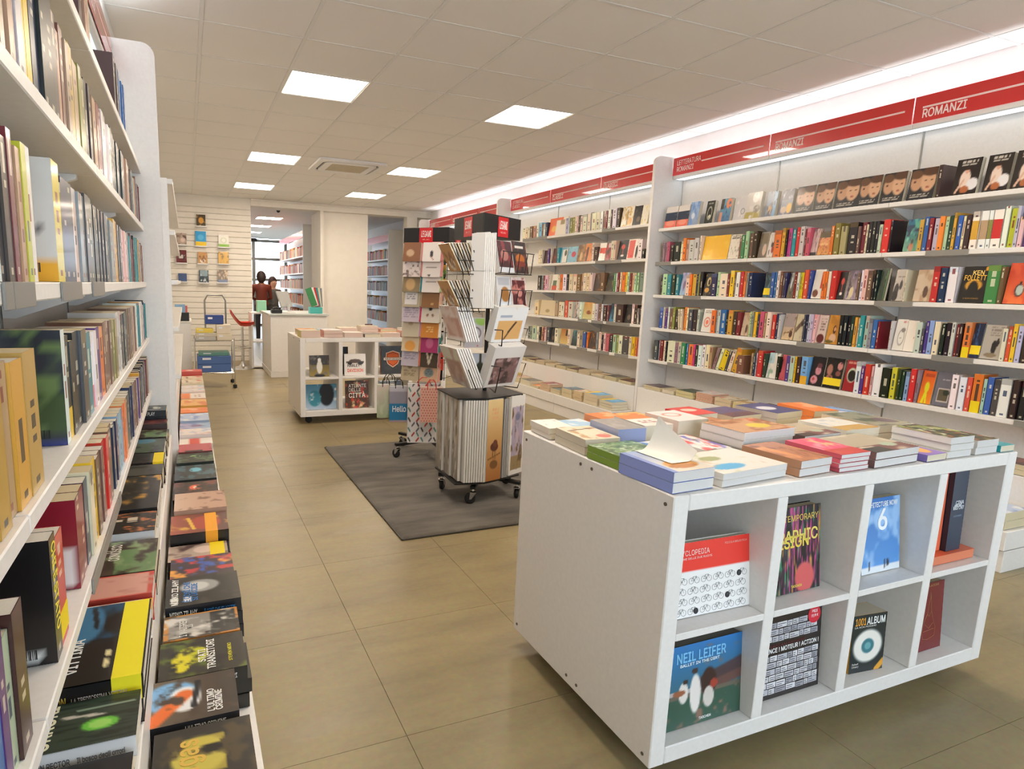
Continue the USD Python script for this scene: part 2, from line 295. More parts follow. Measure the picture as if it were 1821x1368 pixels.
# ------------------------------------------------------------------ bookcases
ROW = ['top', 'second', 'third', 'fourth', 'lowest']
A_TOP = [2.095, 1.767, 1.443, 1.113, .787]; B_TOP = [2.16, 1.81, 1.465, 1.13, .79]
STEP, SHELF_D, SIGN_D, BACK_D = -.26, .10, .22, .36
def bookcase(label, X0, s, ys, tops, holders, end=None, sign=True, step=True, nstep=1):
    """wall bookcase: X0 = plane of the end panel's front edge, s = +1 on the right wall, -1 on the left; ys = bay limits"""
    t = thing('bookcase', label, 'bookcase')
    X = lambda d: X0+s*d
    def bx(d0, d1, y0, y1, z0, z1, b=.002, c=None):
        a, e = sorted((X(d0), X(d1))); return MB().cbox((a, y0, z0), (e, y1, z1), c, b)
    yA, yB = ys[0], ys[-1]
    for y0, y1 in zip(ys[:-1], ys[1:]):
        bx(BACK_D, BACK_D+.02, y0+.002, y1-.002, .5, 2.6).build('back_panel', 'laminate', t)
        bx(BACK_D-.004, BACK_D-.0005, y0+(.002 if y0 == yA else -.006), y0+(.014 if y0 == yA else .006), .5, 2.6, .0005).build('upright', 'grey_steel', t)
        for i, z in enumerate(tops):
            sh = bx(SHELF_D, BACK_D-.006, y0+.001, y1-.001, z-.03, z, .0025).build('shelf', 'laminate', t)
            for a, b in ((y0+.002, y0+.012), (y1-.012, y1-.002)):
                m = trimesh.creation.extrude_polygon(__import__('shapely').Polygon([(0, 0), (.2, 0), (.2, -.075), (.17, -.075), (0, -.012)]), b-a)
                v = np.array(m.vertices); v = np.c_[X(BACK_D-.208)+s*v[:, 0], a+v[:, 2], z-.0305+v[:, 1]]
                MB().add(v, np.asarray(m.faces)[:, ::s]).build('bracket', 'metal_white', sh)
            for k, ya, yb in holders:
                a, b = max(min(ya, yb), y0+.002), min(max(ya, yb), y1-.002)
                if k == i and b-a > .01: bx(SHELF_D-.005, SHELF_D-.0005, a, b, z-.036, z+.001, .0008).build('label_holder', 'holder_grey', sh)
        if step:
            m = bx(STEP+.012, BACK_D, y0+.002, y1-.002, .0, .122).build('plinth', 'laminate', t)
            st = bx(STEP, BACK_D, y0+.0015, y1-.0015, .127, .235, .003).build('step', 'laminate', t)
            bx(0, BACK_D, y0+.0015, y1-.0015, .2355, .495, .003).build('riser', 'laminate', t)
    for y in end or []:
        # end panel with a rounded upper front corner
        r = .07; d0, d1, z1 = 0, BACK_D+.03, 2.785
        prof = [(d0, .2355), (d0, z1-r)]+[(d0+r-r*math.cos(a), z1-r+r*math.sin(a)) for a in np.linspace(.15, math.pi/2, 8)]+[(d1, z1), (d1, .2355)]
        m = trimesh.creation.extrude_polygon(__import__('shapely').Polygon(prof), .033)
        v = np.array(m.vertices); MB().add(np.c_[X0+s*v[:, 0], y+v[:, 2], v[:, 1]], np.asarray(m.faces)[:, ::-s]).build('end_panel', 'laminate', t)
    if sign:
        for y0, y1 in zip(ys[:-1], ys[1:]): bx(SIGN_D+.004, BACK_D, y0+.003, y1-.003, 2.578, 2.606, .002).build('lamp_shelf', 'metal_white', t)
        bx(SIGN_D+.03, BACK_D-.02, yA+.02, yB-.02, 2.5735, 2.5775, .0015).build('lamp_diffuser', 'lamp_cool', t)
    return t
HA = [(1, 4.94, 4.733), (1, 2.51, 2.276), (2, 4.532, 4.318), (2, 2.78, 2.54), (3, 3.314, 3.092), (3, 2.382, 2.159), (4, 4.658, 4.457), (4, 1.916, 1.798)]
HB = [(0, 7.606, 6.986), (0, 5.842, 5.616), (1, 5.926, 5.472), (2, 6.274, 5.358), (3, 6.19, 5.999), (3, 5.923, 5.714), (3, 5.653, 5.255), (4, 7.051, 6.842), (4, 6.553, 6.342), (4, 6.176, 5.972), (4, 5.789, 5.564), (4, 5.466, 5.241)]
HL = [(2, .937, 1.107), (2, 1.335, 1.566), (2, 1.75, 1.975), (4, 1.448, 2.073)]
YA = [1.70, 2.78, 3.86, 4.945]; YBB = [4.985, 6.08, 7.15, 8.215]; YC = [8.255, 9.3, 10.4, 11.5]; YL = [-.045, .98, 2.005, 3.03, 4.055]
bookcase('tall white wall bookcase nearest on the right, with red section signs', 4.30, 1, YA, A_TOP, HA, [4.947])
bookcase('second white wall bookcase on the right, behind the card spinners', 4.30, 1, YBB, B_TOP, HB, [8.218])
bookcase('third white wall bookcase on the right, mostly hidden by the card spinners', 4.30, 1, YC, B_TOP, [], [11.503])
bookcase('white wall bookcase close up on the left with many crime novels', -.122, -1, YL, A_TOP, HL, [4.058])
L2_TOP = [2.06, 1.76, 1.46, 1.17, .87]
t = thing('bookcase', 'white wall bookcase just past the left end panel, seen as a sliver', 'bookcase')
for y0, y1 in ((4.12, 5.2), (5.2, 6.3), (6.3, 7.4)):
    MB().cbox((-.5, y0+.002, .5), (-.48, y1-.002, 2.06)).build('back_panel', 'laminate', t)
    for z in L2_TOP: MB().cbox((-.478, y0+.001, z-.03), (-.055, y1-.001, z), b=.002).build('shelf', 'laminate', t)
    MB().cbox((-.478, y0+.001, .24), (-.1, y1-.001, .6), b=.003).build('riser', 'laminate', t)
    MB().cbox((-.478, y0+.001, 0), (.14, y1-.001, .235), b=.003).build('step', 'laminate', t)
MB().cbox((-.478, 4.093, .24), (-.085, 4.117, 2.06)).build('end_panel', 'laminate', t)

# red section signs on the light boxes
def sign(X0, s, y0, y1, lines, label):
    d = X0+s*SIGN_D; t = thing('section_sign', label, 'sign')
    a, b = sorted((d, d-s*.004)); W = y1-y0-.008
    MB().cbox((a, y0+.004, 2.608), (b, y1-.004, 2.772), b=.001).build('panel', 'sign_red', t)
    U = (0, -s, 0); o = lambda u, z: (d-s*.0042, (y1-.004-u) if s > 0 else (y0+.004+u), z)
    g = MB()
    if len(lines) == 2:
        g.text(lines[0], .046, o(.05, 2.697), U, (0,0,1), 'f7e4e0', .001, width=.30); g.text(lines[1], .046, o(.05, 2.637), U, (0,0,1), 'f7e4e0', .001, width=.215)
        u0, z = .36, 2.692
    else:
        g.text(lines[0], .052, o(.05, 2.633), U, (0,0,1), 'f7e4e0', .001, bold=True, width=.25 if len(lines[0]) > 4 else .17); u0, z = .05, 2.698
    g.build('lettering', 'lettering', t)
    p, q = o(u0, z), o(W-.05, z); lo = np.minimum(p, q); hi = np.maximum(p, q); lo[2] -= .006; hi[2] += .006; lo[0], hi[0] = min(p[0], p[0]-s*.001), max(p[0], p[0]-s*.001)
    MB().box(lo, hi, 'f7d8d4').build('rule', 'lettering', t)
for k, (ys, nm) in enumerate(((YA, 'nearest right'), (YBB, 'second right'), (YC, 'third right'))):
    txt = [[['ROMANZI'], ['ROMANZI'], ['LETTERATURA', 'ROMANZI']], [['CLASSICI'], ['CLASSICI'], ['LETTERATURA', 'CLASSICI']], [['NOIR'], ['GIALLI'], ['CLASSICI']]][k]
    pos = ['near', 'middle', 'far']
    for j in range(3): sign(4.30, 1, ys[j], ys[j+1], txt[j], f"red sign reading {' '.join(txt[j])} on the {pos[j]} bay of the {nm} bookcase")
for j in range(4): sign(-.122, -1, YL[j], YL[j+1], ['GIALLI'], 'red sign seen edge-on above the '+('nearest bay', 'second bay from the viewer', 'third bay from the viewer', 'bay next to the end panel')[j]+' of the left bookcase')

def strip(name, x, y0, y1, z, R):
    r = UsdLux.RectLight.Define(stage, numbered('/World', name)); r.CreateWidthAttr(.05); r.CreateHeightAttr(y1-y0)
    r.CreateColorAttr(Gf.Vec3f(*COOL)); r.CreateIntensityAttr(STRIP_POWER)
    r.AddTransformOp().Set(Gf.Matrix4d(*matrix((x, (y0+y1)/2, z), R).T.ravel().tolist()))
for y0, y1 in ((1.7, 4.9), (5.0, 8.2), (8.3, 11.5)): strip('unseen_led_strip', 4.585, y0, y1, 2.66, rot('y', math.pi-.1))  # unseen strips behind the signs, placed to light upper wall and ceiling
strip('unseen_led_strip', -.335, .0, 4.0, 2.80, rot('y', math.pi))  # unseen strip over the left signs, placed to light the ceiling there

# ------------------------------------------------------------------ white cube tables
def cube_table(label, x0, y0, cols, D, z0=.08, z1=.912, back=True, boards=(1.2, 2.82)):
    t = thing('cube_table', label, 'display table', (x0, y0, 0)); W = boards[1]-boards[0]
    a = .055
    for x in (0, W-a): 
        sp = MB().cbox((x, 0, z0), (x+a, D, z1), b=.003).build('side_panel', 'laminate', t)
        xs = -.0008 if x == 0 else W+.0008
        for yy, zz in ((.03, z1-.03), (.36, z1-.027), (.42, z1-.027), (D-.03, z1-.03), (.03, z0+.03), (.36, z0+.03), (.42, z0+.03), (D-.03, z0+.03)):
            m = trimesh.creation.cylinder(.0055, .003, sections=10); MB().mesh(m, '6d655c', matrix((xs, yy, zz), rot('y', math.pi/2))).build('screw', 'screw', sp)
    MB().cbox((a+.0005, 0, z1-.047), (W-a-.0005, D, z1), b=.003).build('table_top', 'laminate', t)
    MB().cbox((a+.0005, 0, z0), (W-a-.0005, D, z0+.056), b=.003).build('bottom_board', 'laminate', t)
    cw = (W-2*a-(cols-1)*.042)/cols
    for k in range(1, cols): x = a+k*cw+(k-1)*.042; MB().cbox((x, .001, z0+.0565), (x+.042, D-.001, z1-.0475), b=.002).build('divider', 'laminate', t)
    for k in range(cols):
        x = a+k*(cw+.042); MB().cbox((x+.0005, .001, .474), (x+cw-.0005, D-.001, .496), b=.002).build('shelf', 'laminate', t)
        if back:
            for q0, q1 in ((z0+.057, .4735), (.4965, z1-.048)): MB().box((x+.0005, D*.5-.005, q0), (x+cw-.0005, D*.5+.005, q1)).build('back_panel', 'laminate', t)
    for x in (.1, W-.1):
        for y in (.1, D-.1):
            c = MB().lathe([(0, -.012), (.032, -.012), (.036, -.006), (.036, .006), (.032, .012), (0, .012)], 'bk', 16); c.v[0] = c.v[0] @ rot('x', math.pi/2).T+[x, y, .036]
            c.box((x-.02, y-.02, .07), (x+.02, y+.02, z0-.0005)).build('caster', 'rubber', t)
    return t, a, cw
T1, _a1, cw1 = cube_table('long white cube-shelf display table in the right foreground piled with books', 1.2, 1.2, 4, .8)
T2, _a2, cw2 = cube_table('white cube-shelf display table behind the card spinners in mid shop', 1.06, 6.25, 4, .82, back=False, boards=(1.06, 2.70))

# rug
t = thing('rug', 'dark grey short-pile rug under the two card spinners', 'rug', (1.108, 3.13, 0))
def bend(u, v):
    p = np.stack([u*1.5, v*2.14, np.zeros_like(u)], 1); e = np.minimum(np.minimum(u*1.5, (1-u)*1.5), np.minimum(v*2.14, (1-v)*2.14))
    return np.c_[np.zeros_like(u), np.zeros_like(u), .014*np.clip(e/.02, 0, 1)**.5+.003*meshkit.fbm(p*14, 3)-.0015*np.clip(1-e/.02, 0, 1)]
MB().grid((0, 0, .001), (1.5, 0, 0), (0, 2.14, 0), 110, 150, 'dg', bend=bend).build('pile', 'rug_pile', t, smooth=True)
MB().box((.004, .004, .0005), (1.496, 2.136, .0012), '2a2723').build('backing', 'paint', t)
MB().tube([(0, 0, .006), (1.5, 0, .006)], .005, '3b362f').tube([(0, 2.14, .006), (1.5, 2.14, .006)], .005, '3b362f').tube([(0, 0, .006), (0, 2.14, .006)], .005, '3b362f').tube([(1.5, 0, .006), (1.5, 2.14, .006)], .005, '3b362f').build('bound_edge', 'paint', t)
# ------------------------------------------------------------------ books
rng = np.random.default_rng(7)
def fb(u, v, s, seed, sx=1., sy=1.): return meshkit.fbm(np.stack([u*s*sx, v*s*sy, np.full_like(u, seed*3.7)], -1), 3, seed)
def painter(txt):
    """a printed design from a few strokes: b background, g gradient, n noise blotches, e ellipse, o ring, r block, t rows of small print, l line"""
    ops = []
    for o in txt.split(';'):
        k, a = o.strip().split(':'); ops.append((k, [x.strip() for x in a.split(',')]))
    def f(u, v):
        u, v = np.asarray(u, float), np.asarray(v, float); c = np.ones(u.shape+(3,))*.9
        def put(m, col):
            nonlocal c
            m = np.clip(m, 0, 1)[..., None]; c = c*(1-m)+C(col)*m
        for k, a in ops:
            if k == 'b': put(np.ones_like(u), a[0])
            elif k == 'g': put(np.ones_like(u), a[0]); put(v, a[1])
            elif k == 'n':
                s, col, th, seed = float(a[0]), a[1], float(a[2]), int(a[3]); sx, sy = (float(a[4]), float(a[5])) if len(a) > 5 else (1, 1)
                put((fb(u, v, s, seed, sx, sy)-th)*8, col)
            elif k in 'eo':
                cx, cy, rx, ry = map(float, a[:4]); d = np.sqrt(((u-cx)/rx)**2+((v-cy)/ry)**2)
                put((1-d)*6, a[4]) if k == 'e' else put(1-np.abs(d-.8)*6, a[4])
            elif k == 'r':
                x0, y0, x1, y1 = map(float, a[:4]); put(((u >= x0) & (u <= x1) & (v >= y0) & (v <= y1))*1., a[4])
            elif k == 't':
                x0, y0, x1, y1 = map(float, a[:4]); n = int(a[4]); r = (v-y0)/(y1-y0)*n
                on = (u > x0) & (u < x1) & (v > y0) & (v < y1) & (r % 1 > .35) & (fb(u*14, np.floor(r), 1., 5) > .42); put(on*1., a[5])
            elif k == 'l':
                x0, y0, x1, y1, w = map(float, a[:5]); dx, dy = x1-x0, y1-y0; L = dx*dx+dy*dy
                q = np.clip(((u-x0)*dx+(v-y0)*dy)/L, 0, 1); d = np.hypot(u-x0-q*dx, v-y0-q*dy); put((w-d)/w*3, a[5])
        return c
    return f
ART, SAYS = {}, {}
for row in """yellow|b:f2b91c;n:3,f7c83a,.5,1|plain bright yellow cover
sketch|b:e6ddcc;n:9,a09a8c,.55,2;t:.1,.8,.9,.95,2,77706a|cream cover with grey sketch
greybrown|g:6d5f52,8f8a84;r:.05,.55,.95,.95,7a6a50;e:.7,.3,.25,.25,d8b9a0|grey and brown photo cover
whitedark|b:ddd6cf;n:4,4a3a36,.56,3;e:.7,.3,.2,.15,a34038|white cover with dark figure
pinkgrey|b:cfb0ac;n:5,8d7478,.5,4;r:.0,0,.9,.1,2a2424|pinkish grey cover
orangepat|g:d89a4a,dd6a44;n:9,8d4a2a,.54,5;t:.1,.4,.9,.9,7,f0b878;r:0,.75,1,1,5a4a2a|orange patterned cover
sea|g:3f8a60,2f6f98;r:0,.62,1,.8,23405c;n:5,5bb09a,.5,6;n:8,1f3048,.6,7;e:.55,.13,.2,.15,a96a40;e:.58,.3,.1,.08,2a2622|teal seaside landscape cover
lilacblue|g:9fbfdc,b8a8c4;n:4,7a8fc0,.52,8;e:.5,.45,.2,.2,8a6a90|lilac and sky blue cover
goldfig|b:15171c;e:.5,.62,.25,.22,c9b27a;e:.55,.6,.14,.13,15171c;n:8,c99a3a,.62,9;e:.4,.25,.3,.12,d8a04a|black cover with gold figure
tealband|g:3a5a66,14252c;n:5,5a7d88,.55,10|dark teal cover with yellow band
greyolive|g:6d6446,a9adb0;n:5,4a4a44,.5,11;e:.4,.6,.15,.25,d0d4d8|grey and olive cover
whitebrown|b:e8e2da;r:.7,.35,1,.9,c9452e;e:.35,.18,.3,.14,7a4a38|white cover with brown animals
blackred|b:141214;n:5,5c2025,.6,12;e:.5,.65,.22,.14,d4473c;l:.5,.6,.5,.25,.05,c04a40;e:.5,.2,.2,.06,e8dcd4|black cover with red flower
purplegrey|g:c9bcae,5c4c5c;n:4,9d8aa6,.5,13;n:6,3f3440,.58,14;e:.45,.25,.2,.2,d8c8a0|purple grey landscape cover
darkgreen|b:2c3a2a;n:5,52643c,.56,15;l:.85,.1,.85,.9,.05,4f7a3c|dark green cover
greysketch|b:c2b8ae;t:.2,.72,.8,.8,1,8a7d74;n:5,6d645c,.62,16;e:.25,.3,.22,.28,3f3a38;e:.6,.5,.14,.16,4a4442;e:.2,.15,.3,.18,2c2826|grey beige cover with embracing figures
beigefig|b:cbb59a;n:4,b89a7c,.5,17;e:.65,.3,.16,.2,5c4438;n:8,8a5c48,.66,18|beige cover with small dark figure
ken|b:17140f;e:.5,.48,.36,.17,d69a2c;e:.5,.36,.22,.26,120d08;n:6,4a3a1c,.62,19;e:.9,.93,.07,.055,f0a92c|black cover with golden arch
watch|g:f07a3c,cc3a28;n:3,e05a34,.5,20;e:.55,.33,.2,.17,2e2a28;e:.57,.34,.16,.135,b9c4b8;e:.57,.52,.04,.05,3a2c26|orange cover with pocket watch
redcircle|b:e9e4dc;o:.5,.42,.36,.24,d4543a;e:.5,.42,.16,.11,ee7a5a;t:.15,.8,.85,.93,2,8a8580|white cover with red ring
ship|g:d8bb90,a89490;r:.05,.5,.95,.95,a2928e;n:6,6a4a3a,.64,21;e:.75,.22,.16,.14,4a2c24;l:.2,.25,.7,.3,.03,8a6a4a|beige cover with brown ship
figcream|b:c9bda0;l:.1,.4,.7,.7,.12,6a5544;e:.72,.68,.16,.16,3a2c24;n:7,a8987c,.6,22|cream cover with running dark figure
redhat|b:d3bdb4;t:.3,.4,.9,.9,5,8a6f68;e:.5,.16,.45,.18,5c1a1a|beige pink cover with dark red shape
mustardwoman|b:c98a2c;n:4,b57a24,.5,23;e:.55,.5,.13,.16,4a2a1c;e:.57,.52,.08,.09,d8a070;e:.5,.2,.3,.17,d8b090;e:.25,.08,.4,.06,6a5a24|mustard cover with a woman in profile
sketchface|b:e9e3da;o:.6,.42,.34,.3,9c948e;e:.7,.66,.2,.08,8a827c;l:.5,.4,.62,.4,.03,a89f98;t:.55,.86,.95,.95,1,c98a84|white cover with sketched face
plainwhite|b:efe6da;e:.8,.45,.06,.04,c9b0a0|plain white cover
blueband|b:17213c;n:5,2f5c8c,.55,24;n:8,0c1220,.6,25|dark blue cover with yellow band
greyfig|b:b3aba0;t:.3,.65,1,.95,4,8c8078;e:.6,.35,.14,.22,1e1a1a;e:.75,.5,.08,.14,241e1e;e:.5,.12,.35,.07,8a7a60|grey cover with two dark figures
whiteblue|b:eae6de;r:0,.6,.5,1,b8d4dc;n:4,9ab4a0,.62,26|white cover with pale blue
rose|b:c25560;r:0,.3,.18,.8,3a1c24;n:5,a8404c,.6,27|rose red cover
flowers|b:1a1216;e:.35,.2,.28,.16,d8949c;e:.55,.52,.24,.16,cf8c98;e:.3,.22,.12,.06,b84a54;e:.6,.7,.2,.1,6a3a44;n:7,3a2028,.6,28|black cover with pink flowers
facesband|b:150f10;e:.25,.6,.18,.2,b07868;e:.3,.35,.2,.1,a06858;e:.8,.75,.17,.14,d08c88;e:.75,.5,.16,.1,8a5448;n:6,2a1c1c,.62,29|dark cover with pink faces, yellow band
redring|b:9c2026;e:.6,.52,.46,.26,c9cfb8;e:.62,.5,.38,.2,1e1614;t:.1,.85,.9,.95,1,d89080|dark red cover with pale ring
orangeyellow|g:f08a1e,e05a18;e:.5,.5,.2,.18,e0d820;l:.5,.4,.3,0,.1,e0d820;l:.5,.4,.6,0,.08,e0d820;r:.2,.82,.95,.9,b8481c|orange cover with yellow figure
photo|b:6d6c78;r:.2,.12,.9,.52,c9bfb8;r:.24,.15,.86,.49,5c5440;e:.7,.4,.2,.1,2c3424;t:.35,.72,.8,.78,1,a8a8b0|grey blue cover with framed photo
orangecream|b:eee6d4;r:0,0,.38,1,ef6c30;r:0,.85,.75,1,ef6c30;e:.28,.38,.13,.2,f4b53a;r:.6,.6,.85,.85,a89060|cream cover with orange side
goldplant|b:eee4cc;n:7,c99a3c,.56,30;l:.5,.1,.5,.8,.05,6a5c34;e:.75,.25,.2,.2,e0ae6a|cream cover with golden plant
blackphoto|b:1e1b18;n:4,4c4034,.56,31;e:.6,.3,.25,.16,6c5c4c|black photographic cover
goldwhite|b:efe8d4;n:5,d8bc5c,.56,32|white and gold cover
maroon|b:4a1620;n:5,2a0c14,.52,33|dark maroon cover
darkred|b:4c1c18;n:5,8a3a24,.55,34|dark red brown cover
bluewhite|b:e8e4dc;r:0,0,.25,1,7ab8c8;r:.1,.85,.95,1,6a9cb4;e:.75,.62,.2,.22,4a4a30|blue and white cover
skyred|b:8cc0d4;n:4,6aa4c0,.56,35;e:.6,.5,.24,.2,c0384c|sky blue cover with red boat
browngold|b:a8783c;n:6,6a4a2c,.52,36;e:.6,.3,.2,.3,d8b27a|brown and gold cover
orangefig|b:d8802c;n:5,a85a1e,.56,37;l:.3,.1,.35,.7,.14,4a2418|orange cover with dark figure
redwhite|b:efe6da;r:.1,.4,1,.7,d8452c;r:0,.0,.55,.4,f4efe6|white and red cover
redphoto|b:a82a24;n:4,4c1614,.52,38;r:.3,.75,1,1,d8c0c0|dark red photo cover
redbottle|b:f0e8de;r:.05,.05,.6,.95,dc5a50;e:.85,.35,.12,.35,3a302c;n:6,c83c38,.6,39|white and red cover with bottle
whitetomato|b:efe9dc;r:.1,.0,.8,.28,d05a44;r:.2,.28,.7,.6,6a7a5c|white cover with tomato red base
browndark|b:4c3a30;n:4,8a5a2c,.54,40;n:6,2c211c,.55,41|dark brown cover
olivedark|b:3a3424;n:4,7a6a3a,.54,42;e:.5,.7,.3,.15,14110e|dark olive cover
beigeplain|b:d6c4a0;e:.5,.3,.15,.12,a8946a|plain beige cover
greypat|b:c8c6c0;n:8,5c5c58,.52,43;n:6,e8e4dc,.6,44;l:.2,.1,.2,.9,.08,c09088|grey patterned cover
tanorange|g:c8c890,d89a50;e:.6,.4,.3,.12,8a4a28;n:5,e0b070,.55,45|tan and orange cover
bluefig|g:4a90b0,30404c;n:5,2a2a38,.56,46|blue cover with dark top
tangold|g:d8c07c,b06a2c;r:.55,.55,.95,.95,3a2a1c|tan and gold cover
tealdark|g:2c3434,5c8a90;n:6,2a3a3c,.56,47|dark teal cover
navycoral|b:27364c;r:0,.72,1,1,ddd6d0;r:0,0,1,.32,e8705c;e:.5,.2,.4,.14,f09880;n:5,6a7a94,.64,48|navy white and coral cover
skyblue|g:8a9ab4,a8c4e8;n:4,6f94cc,.5,49;e:.4,.4,.2,.15,d0d8e8|sky blue cover
snake|b:1c1f17;o:.5,.45,.34,.34,d8d8c4;e:.55,.3,.2,.08,c8c8b0;t:.2,.82,.8,.92,1,8a8c80|black cover with white snake
beach|g:3c6c98,64a8c0;r:0,.55,.3,1,3a2c26;e:.75,.78,.28,.25,e88458;n:5,2f5a80,.58,50;r:0,0,.25,.4,c88c70|beach photograph cover
palebike|b:c8c4c4;o:.75,.35,.2,.14,3c4440;n:4,e0d8d4,.55,51|pale grey cover with bicycle
whitecap|b:c8c0b8;r:0,0,1,.25,a8963c;e:.6,.8,.24,.22,f2efea;e:.75,.35,.25,.16,8a8070;n:5,d8d0c8,.56,52|pale cover with white cap shape
slate|b:6c7c98;r:.7,0,1,1,6a9cc4;e:.4,.25,.25,.22,c8a070;n:6,3f4458,.56,53|slate blue cover
navyyellow|b:5c6078;r:0,.6,1,1,3a3850;e:.75,.25,.25,.22,e0b044;n:6,a8a4b4,.6,54;e:.3,.2,.3,.15,c8b098|navy and yellow cover
twofaces|b:2c2a2c;e:.28,.6,.26,.34,c89a78;e:.72,.58,.3,.38,d8ab88;e:.22,.82,.26,.16,6a4a34;e:.75,.88,.34,.16,5c3e2c;e:.6,.6,.05,.03,4a2c20;e:.85,.6,.05,.03,4a2c20;e:.72,.38,.08,.03,a8604c;e:.2,.58,.05,.03,5a3828;r:0,0,1,.22,26262a;t:.1,.06,.9,.18,2,b8b0a4|dark cover with two boys' faces
ballet|b:241c18;e:.45,.42,.24,.3,e8d0c0;e:.48,.66,.09,.08,d8a48c;e:.48,.72,.1,.05,3a2018;e:.78,.28,.26,.18,e8e4e4;e:.5,.14,.2,.11,b0663c;l:.15,.08,.4,.4,.05,d8b098;t:.2,.78,.9,.94,2,c8c0b4|black cover with a girl in white
dark|b:1c1a1c;n:5,3c302c,.56,55;t:.1,.7,.6,.92,3,9a948c|dark thriller cover
bosco|g:2c3a30,3c4a3c;n:7,1c241e,.5,60,6,.6;l:.78,.05,.78,.5,.02,8aa08c;e:.4,.3,.14,.16,6cc040;e:.4,.3,.09,.1,a0d868;l:.6,.3,.66,.6,.03,c8c0b4|dark forest cover with green badge
vittima|b:171416;r:.52,.2,1,1,1f4c6c;n:4,17120f,.46,61;e:.75,.62,.3,.2,3c78a0;e:.86,.84,.12,.1,cc3a2c;l:.68,.5,.95,.56,.03,12161c;e:.32,.34,.045,.03,e8dca8;e:.2,.34,.045,.03,e8dca8|black thriller cover with eyes
roundel|b:efe8e0;o:.5,.5,.5,.42,d03c34;r:.2,.42,.8,.58,3a3c80;r:0,0,1,.12,f0aa3c|white cover with red and blue roundel
pinkborder|b:d05044;r:.06,.06,.94,.94,d8a090;n:4,c88c7c,.52,62;t:.3,.6,.5,.9,2,3a2c2c|pink cover with red border
conosco|b:4c3c30;r:.0,.0,.7,.5,6d8c5c;n:6,8aa070,.54,63;n:5,3a2c22,.56,64|brown and green cover
firecover|b:2a2420;n:5,c8743c,.5,65,2,1;n:7,1c1614,.54,66;t:.5,.2,.9,.9,3,d8c8b0|dark cover with orange flames
bearblack|b:1e1c1c;n:4,d8a040,.56,67,2,1;n:6,3c3630,.54,68|black cover with golden shapes
greycity|g:3a3a38,6c685c;n:5,2a2826,.52,69|dark grey misty cover
greenland|g:3a4434,7c8c74;n:5,1e2622,.54,70;e:.85,.5,.2,.3,5c8ca0|green landscape cover
mirko|b:26231f;n:4,3a342c,.56,71;e:.62,.55,.24,.3,9a9a98;e:.62,.6,.16,.2,c8c8c4;t:.1,.6,.3,.95,2,e8e8e4|dark cover with a grey stone head
maigret|b:c8873c;r:.06,.05,.94,.95,3a3a38;r:.1,.4,.95,.93,8f8b85;n:5,d8d4cc,.55,72;n:7,2a2826,.56,73|black and white photo cover with orange border
transitori|b:2e2a20;n:4,5c6a24,.52,74;e:.55,.62,.26,.2,c8c820;e:.4,.75,.3,.12,e0d420;n:6,1c1a14,.55,75|dark cover with yellow green glow
ultimo|g:3a3028,6c5c48;e:.6,.75,.36,.34,7ab0dc;e:.5,.6,.3,.2,e8e8e8;l:.1,.95,.6,.6,.12,e8702c;l:.3,.5,.85,.45,.04,14161a;n:6,4a3c30,.56,76|dark cover with an orange and blue burst
vargas|b:2c2820;r:.3,.3,.8,.75,a8963c;e:.55,.55,.3,.3,c8b84c;n:5,4c4028,.54,77;e:.62,.42,.07,.12,18160f|dark cover with yellow doorway
redglow|b:3a2420;n:5,7a3c30,.5,78;e:.65,.5,.16,.16,f06848;e:.65,.5,.07,.07,ffd8b8;n:7,1e1614,.56,79|dark red cover with glowing centre
blueglow|b:1e3038;n:5,3c6470,.5,80;e:.65,.5,.16,.16,70c0d8;n:7,141c1e,.56,81|dark blue cover with glowing centre
greenglow|b:24302a;n:5,4a6a48,.5,82;e:.65,.5,.16,.16,80b878;n:7,141c16,.56,83|dark green cover with glowing centre
fantasy|g:5a2c24,a8543c;n:4,d8a840,.6,84;e:.5,.4,.4,.3,b0402c;l:.2,.6,.8,.7,.04,e8b840|red fantasy cover with a golden swirl
desert|g:c0947c,d8b8a0;n:5,8a6450,.56,85|beige desert cover
manyred|b:3a2a34;n:6,c83c40,.52,86;n:6,3c5cb0,.54,87;n:5,e8a040,.6,88|dark cover with blue and red lettering
pastel|b:f0e4dc;n:4,e8a8a0,.54,89;n:5,b8c8e0,.58,90|white and pink cover
warm|b:f0b868;n:4,e07838,.5,91;n:5,f8e8c8,.58,92|warm orange cover
coolp|b:b8c8e4;n:4,8098cc,.5,93;n:5,f0f0f0,.56,94|pale blue cover
cyclo|b:f4f2f0;r:0,.62,1,1,f03a2c|white and red bicycle cover
graphic|b:3c2c3c;n:6,c04888,.48,100,6,.7;n:6,3ca070,.54,101,6,.8;n:6,e8a040,.58,102,6,.7;n:7,1c181c,.5,103,6,.6;e:.7,.15,.2,.2,d86060|black cover with coloured streaks
sky6|g:5c9ce0,3c78c4;n:4,9cc4f0,.5,104;r:0,0,1,.08,e8ecf0;e:.2,.1,.03,.06,2a2c34;e:.6,.1,.03,.06,2a2c34;e:.68,.11,.03,.06,2a2c34|sky blue cover with white numeral
coral|b:f4744c|plain coral cover
navyplain|b:16304c;t:.2,.52,.8,.56,1,d8dce0|navy cover with small white title
